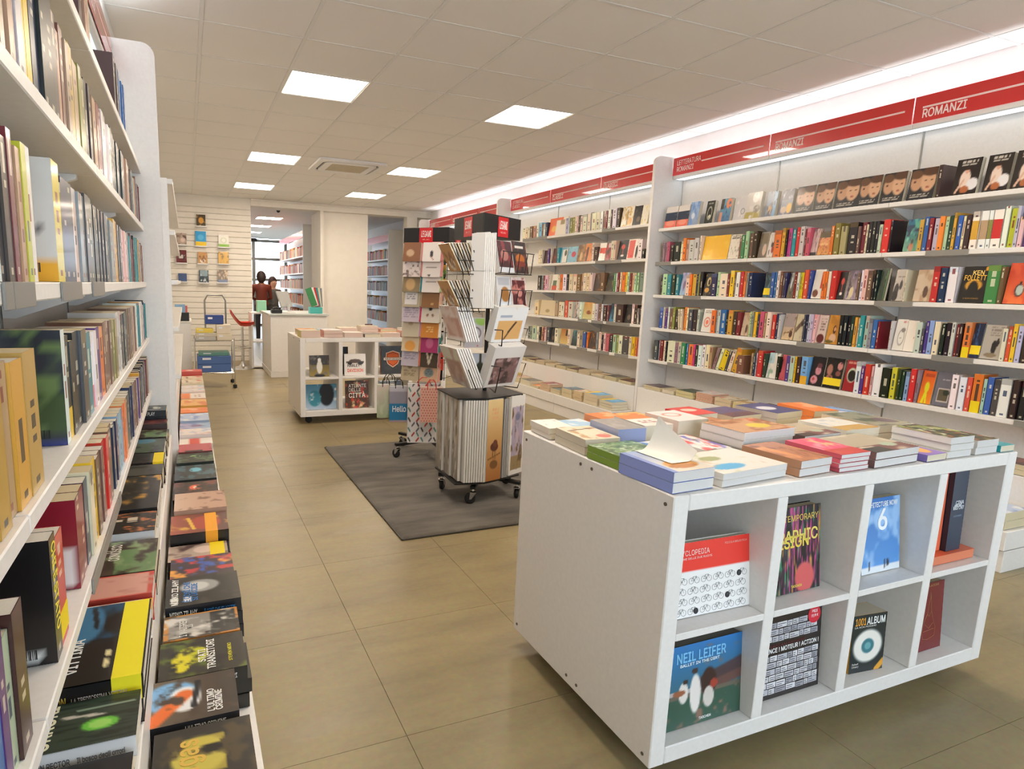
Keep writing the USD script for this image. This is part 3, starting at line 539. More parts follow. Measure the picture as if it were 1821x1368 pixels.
baseball|g:3c5c48,2c7cc4;r:0,.0,1,.36,36594a;r:0,.36,.6,.46,b8b4b4;n:8,8c6c5c,.6,105;l:.55,.5,1.1,.66,.1,4a3a40;l:.6,.42,1.1,.52,.07,6a4a44;r:0,.36,1,.4,6a6458;e:.3,.42,.06,.14,e8e0d8;e:.44,.38,.07,.26,ece6e0;e:.43,.66,.04,.04,3a2c28;e:.6,.48,.1,.2,3a2420;e:.6,.3,.07,.14,d8d0c8;e:.32,.55,.035,.035,3a2c28;e:.25,.43,.08,.04,a06040;e:.66,.45,.05,.06,a84030|baseball players photo cover
clapper|b:241c1c;r:.05,.66,.95,.95,241c1c|black cover with rows of white labels
albums|b:17262a;e:.5,.45,.46,.31,f0ece4;e:.5,.45,.2,.14,3c7c88;e:.5,.45,.1,.07,6cacb4;l:.8,0,1,.14,.07,e0a030|dark cover with white record disc
maroonplain|b:741820|plain maroon cover
hdwhite|b:ece6e0;r:.1,.56,.9,.66,6c5c54;e:.25,.58,.12,.09,3a302c;e:.75,.58,.14,.1,3a302c;e:.5,.68,.3,.09,5c4c44|white cover with a motorcycle
hdblack|b:2c2a2a;n:5,3c3836,.56,106|black cover with orange shield
atlante|b:5a3a2c;n:7,c84a38,.5,107;n:7,3c4c34,.55,108;n:6,e0c090,.6,109|colourful map cover
bluesplash|g:b8c8dc,4c90b0;e:.68,.6,.26,.5,1c1e24;e:.3,.45,.22,.35,3c8ca0;n:5,e8ecf0,.6,110|blue and black painted cover
figwhite|g:a88c34,4a463c;r:.0,.55,1,1,3c3832;n:7,7c7468,.54,111;e:.5,.45,.16,.34,e8e4d8;e:.5,.78,.1,.1,f0ece4;e:.5,.05,.3,.08,2c2a2c|photo cover with a white costumed figure
greenpat|b:7c9c6c;n:12,c8d8b8,.52,112;n:10,4c6c4c,.54,113|green patterned cover
hills|g:e8dcc8,a8bce4;e:.55,.28,.4,.18,e0a050;e:.5,.2,.35,.1,c07830;r:0,0,.12,1,8ca0dc|blue cover with orange hill
watercol|b:efe9e0;n:4,b8c8a0,.58,114;e:.35,.65,.16,.12,a8b080;e:.3,.25,.25,.14,60b8e8;n:5,d8c8b0,.6,115|white watercolour map cover
rusty|b:c0805c;n:6,8a5440,.52,116;n:4,e8a068,.56,117|rusty orange patterned cover
pinkfl|b:f05c80;n:4,f8a0b4,.54,118;r:0,0,1,.3,d8504c;n:5,e8c890,.6,119|pink and red cover
landpink|b:7c5050;r:0,.35,1,1,c0b49c;n:4,d8ccb4,.52,120;e:.7,.3,.16,.12,b8c8b0;r:0,.0,.4,.25,3c3c3c|maroon and beige photo cover
purpyel|b:8a6ac0;e:.5,.4,.35,.3,f0b048|purple cover with yellow
floral|b:3c4438;n:7,9ca860,.5,121;n:9,d87858,.58,122;n:8,e8e0c8,.6,123|dark floral cover
splash|b:f0ece8;n:4,e85c5c,.52,124;n:4,6c6cc8,.55,125;n:5,3c3438,.6,126|white cover with red and purple splashes
branch|b:e8e8ea;n:5,5c88d0,.56,127;l:.1,.2,.9,.8,.03,3a3434|white cover with blue butterflies
grandma|b:d8a880;n:5,a86c48,.5,128;n:6,d85040,.62,129;e:.6,.4,.2,.2,e8d050|orange patchwork cover
creampat|b:e8dcc0;n:5,c8a070,.55,130;e:.7,.2,.2,.14,e08070;l:.1,.7,.9,.8,.03,6a5448|cream cover with birds
greyblue|b:a09c98;n:3,b0aca8,.5,131|grey cover
hearts|b:f2e8de;r:0,.62,1,1,f0843c;t:.2,.2,.9,.45,2,b88a88|white cover with orange top
redoval|b:efe6e2;o:.45,.6,.3,.2,e86a58|white cover with a red oval
smallwhite|b:f0ece4;n:5,c8ccc8,.6,132|white cover
lightblue|b:a8d0ec;n:4,e0ecf4,.54,133|light blue cover
orangeclean|b:f08038;n:4,f8b080,.55,134|orange cover
redtitle|b:e04848;e:.5,.6,.3,.2,f0c8b8|red cover with pale oval
purpledark|b:5c5480;r:0,0,1,.4,6c4a50;n:5,4a4470,.56,135|purple cover
navyblob|b:44487c;e:.4,.5,.3,.2,dcdce4|navy cover with white blob
landscape|g:b0a890,8c9080;n:5,5c6450,.52,136;e:.7,.3,.25,.2,6c5a64|muted landscape cover
goldwhite2|b:eeeae0;r:0,0,1,.35,d0a860;n:5,c8d0d8,.58,137|white and gold cover
redor|b:e05a38;r:.5,0,1,.5,f0ece4|red orange cover
tealplain|b:2ca8b4|plain teal cover
backyellow|b:dcd8d2;r:0,0,1,.2,f0b028;t:.12,.3,.9,.6,9,6a6468;t:.12,.66,.7,.76,2,3a3638;r:.1,.03,.45,.15,f4f0ec|white back cover with yellow foot
backsea|g:2c3a44,27303c;r:0,.12,1,.45,3c5434;n:7,6a8450,.54,140;r:.1,.03,.6,.13,f0eee8;r:0,0,1,.02,30408c|dark blue back cover with barcode
backblack|b:161415;r:.45,.03,.85,.12,e8e8e4|black back cover with barcode
backmaroon|b:8a1c30;r:0,.05,.95,.45,e4dcdc;r:.2,.07,.7,.18,f4f0f0|maroon back cover with white label
face_out_tan|b:c8a078;e:.5,.5,.3,.3,6a4a3a|tan cover
wallorange|b:4a3c24;e:.5,.5,.32,.3,d89a3c;n:5,e0b060,.56,141|dark cover with golden flower
wallpale|b:b8a494;n:4,5c4440,.5,142;e:.6,.4,.25,.2,e0c8bc|brown and pale cover
wallyellow|b:30a0dc;r:0,0,1,.32,f2cc28;e:.5,.6,.3,.2,58b8e8|blue and yellow cover
wallgreen|b:eeeae0;r:0,.0,1,.24,8cc040;o:.5,.55,.3,.25,b8c890|white and green cover
wallred|b:6c2428;r:.1,.35,.9,.65,d8d0c8;n:5,3c1418,.56,143|dark red cover
walltan|b:c89458;e:.5,.25,.3,.2,f0e8d8;n:5,8a5c34,.56,144|tan cover with white dog
wallgold|b:dcac4c;n:5,8a6a2c,.55,145|golden cover
wallnavy|b:3c5484|small navy cover
wallteal|b:24343c;r:.1,.55,.9,.95,8aa0a8;n:5,c8d0d4,.58,146|dark teal cover
wallmix|b:7c6c5c;n:5,d8c0a0,.5,147;r:0,0,1,.25,6c7c9c|mixed photo cover""".split('\n'):
    k, d, s = row.split('|'); ART[k], SAYS[k] = painter(d), s
PAGES = ['ece0c6', 'f0e9da', 'e2d2ae', 'efe8dc']
def spine_art(c, r, band=None, label=None):
    base = C(c); lum = base.mean(); ink = C('efe6cc') if lum < .5 else C(r.choice(['2a2626', '7a2a2a', '2c3c5c', '4a4440']))
    a, b = sorted(r.uniform(.25, .92, 2)); pat = r.random(40) > .35; top = r.random() < .3; c2 = base*.75+.25*C(r.choice(['wh', 'bk', 'rd', 'mu', 'sb']))
    def f(u, v):
        o = np.broadcast_to(base, u.shape+(3,)).copy()
        if top: o[v > .86] = c2
        on = (np.abs(u-.5) < .2) & (v > a) & (v < max(b, a+.3)) & pat[(v*39).astype(int) % 40]; o[on] = o[on]*.25+ink*.75
        m = (np.abs(u-.5) < .3) & (v > .05) & (v < .1); o[m] = o[m]*.3+ink*.7
        if band is not None: o[(v > .27) & (v < .76)] = C(band)
        if label is not None: o[v < .3] = C(label)
        return o
    return f
def make_book(parent, t, h, d, front='lg', spine=None, back=None, pages=None, hard=False, res=(10, 14), sres=(3, 20), flat=False):
    """cover and page block; local x from spine to fore-edge, y from front to back cover, z up"""
    b = .0026 if hard else .0011; i = .003 if hard else .0004; e = .0004
    edge = front if isinstance(front, str) and front not in ART else None
    fcol = ART[front] if isinstance(front, str) and front in ART else (front if callable(front) else C(front))
    sp = spine if callable(spine) else (C(spine) if spine is not None else (fcol if not callable(fcol) else fcol(np.array([.02]), np.array([.5]))[0]))
    bk = ART[back] if isinstance(back, str) and back in ART else (C(back) if back is not None else (sp if not callable(sp) else sp(np.array([.02]), np.array([.2]))[0]))
    ec = bk if not callable(bk) else C('dg')
    m = MB().box((0, e, 0), (d, b, h), ec).box((0, t-b, 0), (d, t-e, h), ec).box((e, b, 0), (b, t-b, h), ec)
    m.grid((0, 0, 0), (d, 0, 0), (0, 0, h), *(res if callable(fcol) else (1, 1)), fcol, flat)
    m.grid((0, t, 0), (0, -t, 0), (0, 0, h), *(sres if callable(sp) else (1, 1)), sp, True)
    m.grid((d, t, 0), (-d, 0, 0), (0, 0, h), *((10, 14) if callable(bk) else (1, 1)), bk)
    m.build('cover', 'print_gloss', parent)
    pg = C(pages or PAGES[int(t*1e5+h*1e5) % 4]); l = MB()
    l.box((b+.0003, b+.0002, i), (d-max(i, .0006), t-b-.0002, h-i), pg)
    l.build('page_block', 'paper', parent)
def band_part(parent, t, h, d, z0, z1, c='f2d61c', text=None):
    g = MB(); o = .0008
    g.box((-o, -o, z0), (d+.0002, -.0001, z1), c).box((-o, -.0001, z0), (-.0001, t+.0001, z1), c).box((-o, t+.0001, z0), (d+.0002, t+o, z1), c)
    bb = g.build('belly_band', 'print_matt', parent, 'bright yellow paper band' if c[0] == 'f' else None)
    if text:
        q = MB(); 
        for k, s in enumerate(text): q.text(s, (z1-z0)*.0+.009, (.012, -o-.0001, z1-.016-.016*k), (1, 0, 0), (0, 0, 1), '3a3410', .0004, width=min(d*.85, .0075*len(s)))
        q.build('band_lettering', 'lettering', bb)
RX = rot('z', -math.pi/2)                      # face-out towards -x
RL = rot('z', math.pi)                         # spine out towards +x
RP = np.array([[0,0,-1],[1,0,0],[0,-1,0]], float)   # lying, spine towards the viewer, head to the left
RQ = np.array([[1,0,0],[0,0,1],[0,-1,0]], float)    # lying, head away from the viewer
RW = np.array([[-1,0,0],[0,0,-1],[0,-1,0]], float)  # lying, fore-edge towards the aisle on the right wall
def book(label, loc, R, t, h, d, group=None, name=None, **k):
    n = name or ('hardback' if k.get('hard') else 'paperback'); p = thing(n, label, 'book', loc, R, group)
    make_book(p, t, h, d, **k); return p

# rows on the right-hand bookcases: left edge, right edge (mm along the wall) and look, as counted in the photograph
ROWS = """A1:4907 4750 F:navycoral@.2|4748 4604 F:navycoral@.2|4600 4487 F:skyblue@.215|4397 4306 F:snake@.2|4239 4120 F:beach@.2|4088 3965 F:palebike@.2|3962 3819 F:whitecap@.215|3766 3675 F:slate@.2|3634 3533 F:navyyellow@.2|3502 3353 F:twofaces@.2|3344 3199 F:twofaces@.2|3191 3023 F:twofaces@.2|3019 2874 F:twofaces@.2|2867 2721 F:twofaces@.2|2700 2545 F:twofaces@.2|2523 2501 db@.2|2442 2313 F:ballet@.215|2285 2163 F:ballet@.215|2145 2021 F:ballet@.215|2002 1873 F:ballet@.215
A2:4882 4852 mv|4850 4823 mv|4821 4788 rs|4781 4741 db@.16|4739 4655 bk@.185|4651 4618 cr|4615 4579 or|4578 4545 tn|4541 4476 lg|4474 4419 lg|4414 4397 cr@.225|4392 4104 F:yellow@.215|4093 3980 F:sketch@.21|3973 3952 br|3949 3915 gn|3910 3879 pg@.225|3876 3838 br|3835 3794 db@.22|3789 3708 F:greybrown@.21|3706 3641 F:whitedark@.2|3638 3573 or@.21|3570 3541 mu@.225|3530 3520 bk|3519 3486 ma@.22|3483 3452 te@.215|3448 3420 rd@.22|3416 3377 lg@.225|3375 3362 dr|3361 3332 rs@.21|3330 3275 F:pinkgrey@.2|3267 3174 F:orangepat@.17|3171 3147 or@.21|3144 3099 ol@.225|3092 3049 tn@.2|3038 2975 bk@.22|2972 2952 br@.19|2949 2914 dr@.215|2913 2902 cr|2900 2877 bk@.215|2876 2853 bk@.215|2852 2831 bk@.215|2828 2806 pg@.19|2803 2760 rd@.22|2759 2746 bk|2676 2591 F:sea@.21|2582 2557 mu@.2|2556 2530 bl@.215|2528 2503 dr@.205|2498 2471 li@.2|2468 2439 or@.21|2438 2418 pg@.205|2416 2395 dgn@.21|2393 2377 mu@.225|2370 2345 bl@.205|2344 2329 cr@.2|2328 2302 db@.205|2295 2255 band:mu@.22|2253 2214 band:tn@.22|2213 2192 band:ol@.22|2190 2143 band:rd@.22|2140 2114 wh@.235|2110 2083 ly@.22|2081 2063 li@.23|2062 2040 pk@.17|2038 2016 pu@.19|2014 1990 wh@.22|1989 1972 bl
A3:4875 4852 db|4848 4783 pg@.205|4779 4727 te@.2|4723 4678 dgn@.2|4674 4631 te@.2|4627 4541 F:lilacblue@.215|4539 4496 cr@.19|4491 4465 or@.2|4461 4416 mu@.2|4410 4393 nv@.2|4392 4373 ol@.2|4371 4339 bk@.22|4332 4232 F:goldfig@.205|4231 4174 nv@.2|4171 4139 pg@.215|4136 4055 cr@.2|4052 4029 dr@.2|4026 3984 ye@.225|3982 3969 br|3967 3926 wh@.21|3924 3888 rd@.215|3886 3862 or@.215|3859 3840 gy@.205|3839 3804 nv@.205|3695 3624 F:tealband@.2|3621 3590 bl@.205|3588 3569 bl@.205|3566 3545 cr@.215|3540 3520 br@.21|3519 3502 dg@.2|3501 3485 nv@.2|3482 3423 F:greyolive@.2|3420 3397 dr@.205|3394 3373 cr@.2|3370 3353 ly@.2|3351 3338 ye@.2|3335 3300 ro@.22|3299 3286 bl@.215|3279 3196 F:whitebrown@.22|3192 3171 or@.205|3169 3152 or@.205|3149 3127 cr@.205|3121 3083 rd@.21|3080 3022 F:blackred@.2|3018 2932 F:purplegrey@.21|2930 2912 br@.19|2909 2890 wh@.21|2889 2860 pk@.215|2857 2828 br@.205|2826 2811 bk@.21|2810 2795 dgn@.21|2793 2742 F:darkgreen@.22|2698 2626 F:greysketch@.21|2622 2613 cr@.205|2564 2464 F:beigefig@.205|2459 2421 rd@.225|2417 2380 nv@.215|2377 2325 wh@.22|2315 2181 F:ken@.22|2176 2112 gn@.225|2110 2090 br@.215|2087 1971 F:watch@.235|1968 1948 gy|1946 1931 nv|1930 1909 wh
A4:4847 4801 bl@.205|4797 4777 cr@.21|4775 4742 pu@.2|4739 4719 wh@.215|4713 4671 br@.2|4667 4637 ol@.215|4633 4594 db@.19|4586 4564 cr/-.1@.2|4558 4533 cr/-.08@.2|4527 4491 or@.22|4489 4468 cr@.215|4464 4414 dg@.2|4411 4365 db@.2|4362 4333 lg@.205|4329 4316 gy@.18|4312 4198 F:redcircle@.215|4195 4148 or@.205|4145 4124 gy@.205|4121 4092 li@.21|4089 4029 bl@.215|4026 4006 bk@.19|4003 3956 mu@.215|3953 3915 db@.205|3914 3874 dr@.2|3870 3793 F:beigefig@.2|3789 3770 pg@.21|3769 3745 gy@.215|3742 3714 ye@.21|3708 3691 nv@.195|3686 3645 rs@.215|3643 3625 tn@.205|3620 3579 cr@.215|3576 3539 rd@.195|3535 3516 nv@.205|3513 3494 lg@.2|3486 3386 F:ship@.21|3374 3301 F:figcream@.21|3295 3280 dg@.21|3279 3262 nv@.21|3260 3240 li@.215|3239 3219 li@.215|3217 3196 pk@.215|3194 3123 F:redhat@.21|3117 3020 F:mustardwoman@.215|3015 2987 bk@.22|2986 2958 bk@.22|2955 2932 bk@.215|2931 2909 dgn@.215|2906 2888 mu@.21|2886 2874 cr@.205|2871 2841 te@.225|2836 2808 pt@.225|2806 2780 gy@.205|2778 2750 bl@.2|2748 2734 dr@.19|2666 2657 lg|2651 2581 F:sketchface@.21|2577 2512 F:plainwhite@.205|2508 2473 lg@.2|2472 2456 dg@.16|2454 2436 pu@.21|2433 2404 sb@.215|2402 2370 cr@.21|2365 2343 bk@.2|2341 2310 bk@.205|2308 2288 lg@.21|2286 2269 dr@.2|2268 2249 db@.205|2244 2206 orb@.215|2204 2153 F:blueband@.21|2152 2053 F:greyfig@.205|2050 2027 cr@.19|2026 2006 ro@.205|2004 1982 ye@.22|1980 1955 li@.21|1953 1922 db@.21|1920 1896 wh@.2|1894 1876 rd
A5:4884 4829 dg@.2|4824 4805 li@.2|4803 4755 dr@.205|4749 4726 cr@.205|4722 4708 bk@.2|4704 4605 cr@.21|4601 4566 mv@.2|4562 4521 lg@.21|4517 4464 gn@.205|4458 4434 bl@.2|4432 4371 or@.2|4369 4343 ma@.205|4341 4310 db@.2|4307 4264 wh@.2|4260 4225 wh@.21|4222 4176 cr@.215|4173 4142 tn@.2|4137 4103 mv/.22@.2|4098 4068 cr/.28@.2|4064 3998 ye/.3@.185|3995 3966 dg/.22@.19|3963 3929 cr/.24@.2|3925 3869 mu/.22@.215|3866 3799 br@.16|3725 3705 tn@.19|3703 3683 nv@.195|3681 3668 lg@.195|3665 3615 rd@.22|3611 3588 dgn@.2|3584 3486 F:whiteblue@.21|3487 3464 bk@.19|3463 3403 F:rose@.205|3401 3369 pu@.205|3368 3329 pg@.205|3327 3316 ye@.205|3314 3280 db@.205|3275 3215 sbb@.215|3207 3099 F:flowers@.22|3097 2965 F:facesband@.225|2941 2860 F:redring@.225|2855 2818 wh@.225|2816 2791 pu@.2|2789 2751 rd@.215|2749 2732 pk@.205|2728 2676 wh@.225|2674 2617 bk@.205|2614 2580 ly@.215|2570 2554 dgn@.21|2553 2534 dgn@.2|2529 2503 sb@.195|2499 2466 rd@.22|2464 2448 gy@.215|2444 2370 F:orangeyellow@.215|2364 2269 F:photo@.22|2265 2225 wh@.215|2219 2184 wh@.205|2183 2156 ro@.21|2153 2104 orb@.235|2103 2085 pt@.21|2083 2052 bl@.225|2049 2019 dg@.215|2017 1962 wh@.225|1959 1925 db@.225|1923 1888 bk@.225|1886 1864 gy@.2|1863 1845 cr
B1:7674 7593 cr@.15|7584 7516 iv@.16|7508 7469 cr@.16|7461 7394 br@.16|7383 7314 tn@.16|7295 7242 wh@.19|7238 7171 sb@.19|7168 7138 br@.17|7131 7084 wh@.17|7076 7030 nv@.18|7019 6615 F:orangecream@.22|6608 6557 li@.19|6554 6532 wh@.19|6528 6475 ol@.19|6472 6422 ol@.19|6419 6379 cr@.2|6376 6342 pk@.19|6339 6309 db@.2|6303 6256 cr@.19|6250 6179 cr@.2|6176 6110 iv@.2|6104 6085 gy@.21|6082 6009 cr@.2|6006 5934 iv@.2|5929 5878 wh@.2|5869 5822 br@.2|5819 5795 dr@.2|5790 5738 wh@.21|5733 5707 db@.2|5699 5638 wh@.21|5631 5586 db@.21|5578 5388 F:goldplant@.21|5383 5261 F:blackphoto@.2|5254 5152 F:goldwhite@.2
B2:7219 7172 cr@.18|7168 7115 iv@.18|7108 7003 F:maroon@.17|6997 6962 pu@.19|6925 6905 cr@.19|6901 6779 F:darkred@.19|6766 6717 te@.19|6711 6575 F:bluewhite@.19|6566 6354 F:skyred@.19|6348 6215 F:browngold@.2|6209 6056 F:orangefig@.21|6048 6010 cr@.21|6001 5935 db@.16|5932 5812 F:redwhite@.2|5810 5708 F:redphoto@.19|5696 5654 cr@.21|5652 5612 iv@.21|5598 5446 F:blackred@.21|5432 5263 F:redbottle@.21|5254 5189 wh@.2|5182 5139 bk@.1
B3:7190 7118 db@.19|7111 7065 gy@.19|7058 7012 dr@.19|7009 6936 pk@.19|6930 6906 cr@.2|6899 6729 F:whitetomato@.2|6713 6664 iv@.2|6661 6604 or@.2|6597 6519 wh@.2|6513 6476 bk@.2|6457 6384 iv@.2|6381 6307 cr@.2|6301 6219 br@.2|6214 6168 tn@.2|6162 6108 cr@.21|6106 6053 iv@.21|6050 5995 cr@.21|5990 5848 F:browndark@.21|5843 5770 br@.21|5762 5607 F:olivedark@.21|5602 5570 gn@.2|5565 5546 wh@.2|5541 5505 dr@.21|5500 5474 cr@.21|5469 5415 or@.21|5410 5380 ye@.21|5375 5343 pg@.21|5339 5311 dr@.2|5307 5273 tn@.2|5266 5233 pg@.2|5231 5200 pg@.2|5189 5124 gy@.2
B4:7248 7149 iv@.2|7131 6756 F:beigeplain@.2|6739 6670 tn@.2|6657 6599 cr@.19|6596 6530 cr@.19|6520 6452 ro@.21|6445 6348 lg@.2|6342 6211 F:greypat@.2|6203 6162 wh@.2|6153 5971 F:tanorange@.2|5957 5906 cr@.19|5898 5849 lg@.19|5844 5799 br@.19|5791 5765 wh@.19|5752 5696 db@.18|5693 5658 br@.18|5653 5568 F:bluefig@.2|5560 5523 lg@.2|5519 5406 db@.2|5401 5281 F:blackphoto@.2|5272 5235 wh@.21|5226 5184 db@.2|5180 5151 lg/-.2@.19|5149 5116 bk@.18
B5:7384 7330 dg@.17|7326 7273 gy@.17|7266 7158 pg@.19|7150 7096 cr@.19|7088 7049 db@.18|7041 6995 tn@.19|6988 6967 dr@.18|6963 6918 pk@.19|6911 6838 dg@.19|6831 6720 F:blackphoto@.19|6710 6637 cr@.19|6615 6430 F:tangold@.19|6418 6365 cr@.2|6353 6233 F:tealdark@.19|6224 6174 cr@.2|6171 6107 tn@.2|6101 6041 bl@.19|6033 6008 or@.19|6002 5851 F:browndark@.2|5840 5805 gy@.2|5800 5755 cr@.21|5753 5726 bk@.18|5713 5672 pk@.2|5667 5608 rs@.2|5598 5546 dgn@.19|5541 5491 pg@.2|5486 5447 ol@.2|5443 5383 cr@.2|5373 5277 dg@.2|5272 5231 cr@.2|5227 5181 ye@.2|5177 5146 or@.2|5141 5106 rs@.2"""
UNIT = {'A': 'nearest right bookcase', 'B': 'second right bookcase'}
for row in ROWS.split('\n'):
    key, rest = row.split(':', 1); sh = int(key[1])-1; z = (A_TOP if key[0] == 'A' else B_TOP)[sh]+.0008
    lim = YA if key[0] == 'A' else YBB
    grp = f"books on the {ROW[sh]} shelf of the {UNIT[key[0]]}"
    items = rest.split('|')
    for n, it in enumerate(items):
        a, b, r = it.split(' ', 2); ya, yb = int(a)/1000, int(b)/1000
        h = .2
        if '@' in r: r, hh = r.split('@'); h = float(hh)
        elif not r.startswith('F'): h = .185+.03*rng.random()
        lean = 0.
        if '/' in r: r, ll = r.split('/'); lean = float(ll)
        if ya > lim[-1]-.008 or yb < lim[0]+.01: continue
        where = f"{ordinal(n+1)} from left, {ROW[sh]} shelf, {UNIT[key[0]]}"
        if r.startswith('F:'):
            art = r[2:]; d = ya-yb-.002; th = .032 if sh == 0 and d < .2 else .022
            loc = (4.43+.004*(n % 3), ya-.001, z+.0035); R = rot('y', .13) @ RX
            p = book(f"{SAYS[art]} face-out, {where}", loc, R, th, h, d, grp, name='face_out_book', front=art, res=(22, 30), spine='lg' if art in ('plainwhite',) else None)
            if art in ('tealband', 'blueband', 'facesband'): band_part(p, th, h, d, .02, .075)
            if art == 'ken':
                MB().text('KEN', .026, (d*.36, -.0004, h*.77), (1,0,0), (0,0,1), 'f4d070', .0005, True, d*.45).text('FOLLETT', .03, (d*.07, -.0004, h*.62), (1,0,0), (0,0,1), 'f4c040', .0005, True, d*.86).text('IL NUOVO ROMANZO', .008, (d*.2, -.0004, h*.1), (1,0,0), (0,0,1), 'b88a3c', .0004, False, d*.6).build('lettering', 'lettering', p)
            continue
        t = max(ya-yb-.0012, .005); d = .125+.03*rng.random(); x = 4.418+.012*rng.random(); hard = t > .03 and rng.random() < .4
        band = label = None; col = r
        if r.startswith('band:'): col, band = 'wh', r[5:]
        elif r in ('orb', 'sbb'): col, label = r[:2], ('f2d61c' if r == 'orb' else 'eab030')
        adj = 'thick ' if t > .05 else ('slim ' if t < .022 else '')
        name = ('novel' if key[0] == 'A' else 'classic') if not hard else 'hardback'
        lab = f"{adj}{WORDS[col]} {'hardback' if hard else 'paperback'}{' with '+WORDS[band]+' block' if band else (' with yellow foot' if label else (', leaning' if abs(lean) > .15 else ''))}, {where}"
        cc = np.clip(C(col)+rng.normal(0, .025, 3), 0, 1)
        R = rot('x', lean); y = yb+.0006; loc = (x, y, z) if lean >= 0 else (x, y+t*(1-math.cos(lean)), z-t*math.sin(lean))
        book(lab, loc, R, t, h, d, grp, name=name, front=np.clip(cc*.96+.03*rng.random(3), 0, 1), spine=spine_art(cc, rng, band, label), hard=hard)

# left bookcase: spines seen at a grazing angle; a G entry leaves a gap that shows the back cover of the next book
def left_row(sh, ys, cols, special={}, fill=True):
    z = A_TOP[sh]+.0008; grp = f"books on the {ROW[sh]} shelf of the left bookcase"; seq = []
    for k, c in enumerate(cols): seq.append((ys[k], ys[k+1], c))
    y = ys[-1]
    while fill and y < 4.0:
        w = rng.uniform(.018, .045); seq.append((y, min(y+w, 4.03), rng.choice(['bk', 'db', 'br', 'dg', 'tn', 'gy', 'dr', 'nv', 'wh', 'mu', 'te']))); y += w
    n = 0
    for ya, yb, c in seq:
        if c == 'G': continue
        n += 1; s = special.get(n, {})
        h = s.get('h', rng.uniform(.2, .225)); parts = [(ya, yb)]
        k = max(1, int(round((yb-ya)/.055)))
        for j in range(k):
            a, b = ya+(yb-ya)*j/k, ya+(yb-ya)*(j+1)/k
            t = max(b-a-.001, .004); cc = np.clip(C(c)+rng.normal(0, .02, 3), 0, 1); col = c
            if j: s = {}
            lab = s.get('label', f"{WORDS[col]} crime novel, {ordinal(n)} from near end{', '+ordinal(j+1)+' of its set' if k > 1 else ''}, {ROW[sh]} shelf, left bookcase")
            p = book(lab, (-.232-.008*rng.random(), b-.0005, z), RL, t, h, s.get('d', .145), grp, name='crime_novel', front=cc, spine=spine_art(cc, rng, None, s.get('foot')), back=s.get('back', cc))
            if s.get('band'): band_part(p, t, h, .145, .012, .062)
            if s.get('spine'):
                w = min(t*.62, .03); MB().text(s['spine'], w, (-.0004, t*.5+w*.36, h*.95), (0,0,-1), (0,-1,0), s.get('ink', 'efe6cc'), .0005, True, h*.72).build('lettering', 'lettering', p)
            if s.get('bar'):
                q = MB()
                for i in range(14): q.box((.03+.003*i, t+.0003, s['bar']), (.031+.003*i+.0012*(i % 3 == 0), t+.0006, s['bar']+.018), 'bk')
                q.build('barcode', 'lettering', p)
left_row(0, [1.9, 1.926, 2.05, 2.184, 2.8, 2.808, 3.0, 3.268], ['G', 'db', 'tn', 'G', 'G', 'db', 'bl'], fill=False)
left_row(1, [1.095,1.121,1.149,1.179,1.21,1.255,1.291,1.33,1.39,1.436,1.509,1.558,1.61,1.659,1.704,1.76,1.829,1.976,2.089,2.164,2.288,2.395,2.532,2.686,2.96,3.148,3.364],
    'tn gy tn mv lg ye ye nv bk bk db tn br tn gd tn ol db tn dr wh wh bk bk br tn'.split(), {9: dict(h=.23), 10: dict(h=.225)})
left_row(2, [.991,1.013,1.045,1.08,1.107,1.135,1.165,1.197,1.253,1.407,1.48,1.513,1.647,1.706,1.808,1.936,2.084,2.258,2.357,2.484,2.627,2.763,2.998,3.116],
    'wh bk db dr cr tn ly wh G ye bk nv cr gy dg bk bk gy gy mu db pk gy'.split(), {9: dict(back='backyellow', h=.235, bar=.018, label='white back cover with yellow foot and barcode, yellow spine, middle shelf of left bookcase')})
left_row(3, [.82,.884,.939,.998,1.065,1.146,1.392,1.433,1.483,1.529,1.604,1.678,1.758,1.871,1.945,2.027,2.13,2.263,2.394,2.563,2.841,3.051,3.222],
    'mu gd tn mu gd G wh bk bk bk dg te wh pu or br br ol lg bk br tn'.split(), {6: dict(back='backsea', h=.235, bar=.015, label='dark blue sea back cover with barcode and white spine, fourth shelf of left bookcase'), 7: dict(foot='f0c828'), 12: dict(foot='d83c34')})
left_row(4, [.72,.799,.831,.859,.896,.949,1.131,1.178,1.247,1.412,1.529,1.585,1.646,1.711,1.859,1.971,2.099,2.244,2.409,2.576,2.767,2.921,3.094,3.247],
    'wh bl pu pg db G bk rd G dr nv cr ye br rd br nv sb or dgn nv br pu'.split(), {6: dict(back='backblack', h=.225, bar=.012, spine='CHI È STATO', ink='f0dc50', label='black back cover with barcode and black spine, lowest shelf of left bookcase'),
    7: dict(band=1, label='red spined thriller with a yellow band, lowest shelf of left bookcase'), 8: dict(back='backmaroon', h=.2, bar=.02, label='maroon back cover with white label and barcode, lowest shelf of left bookcase')})

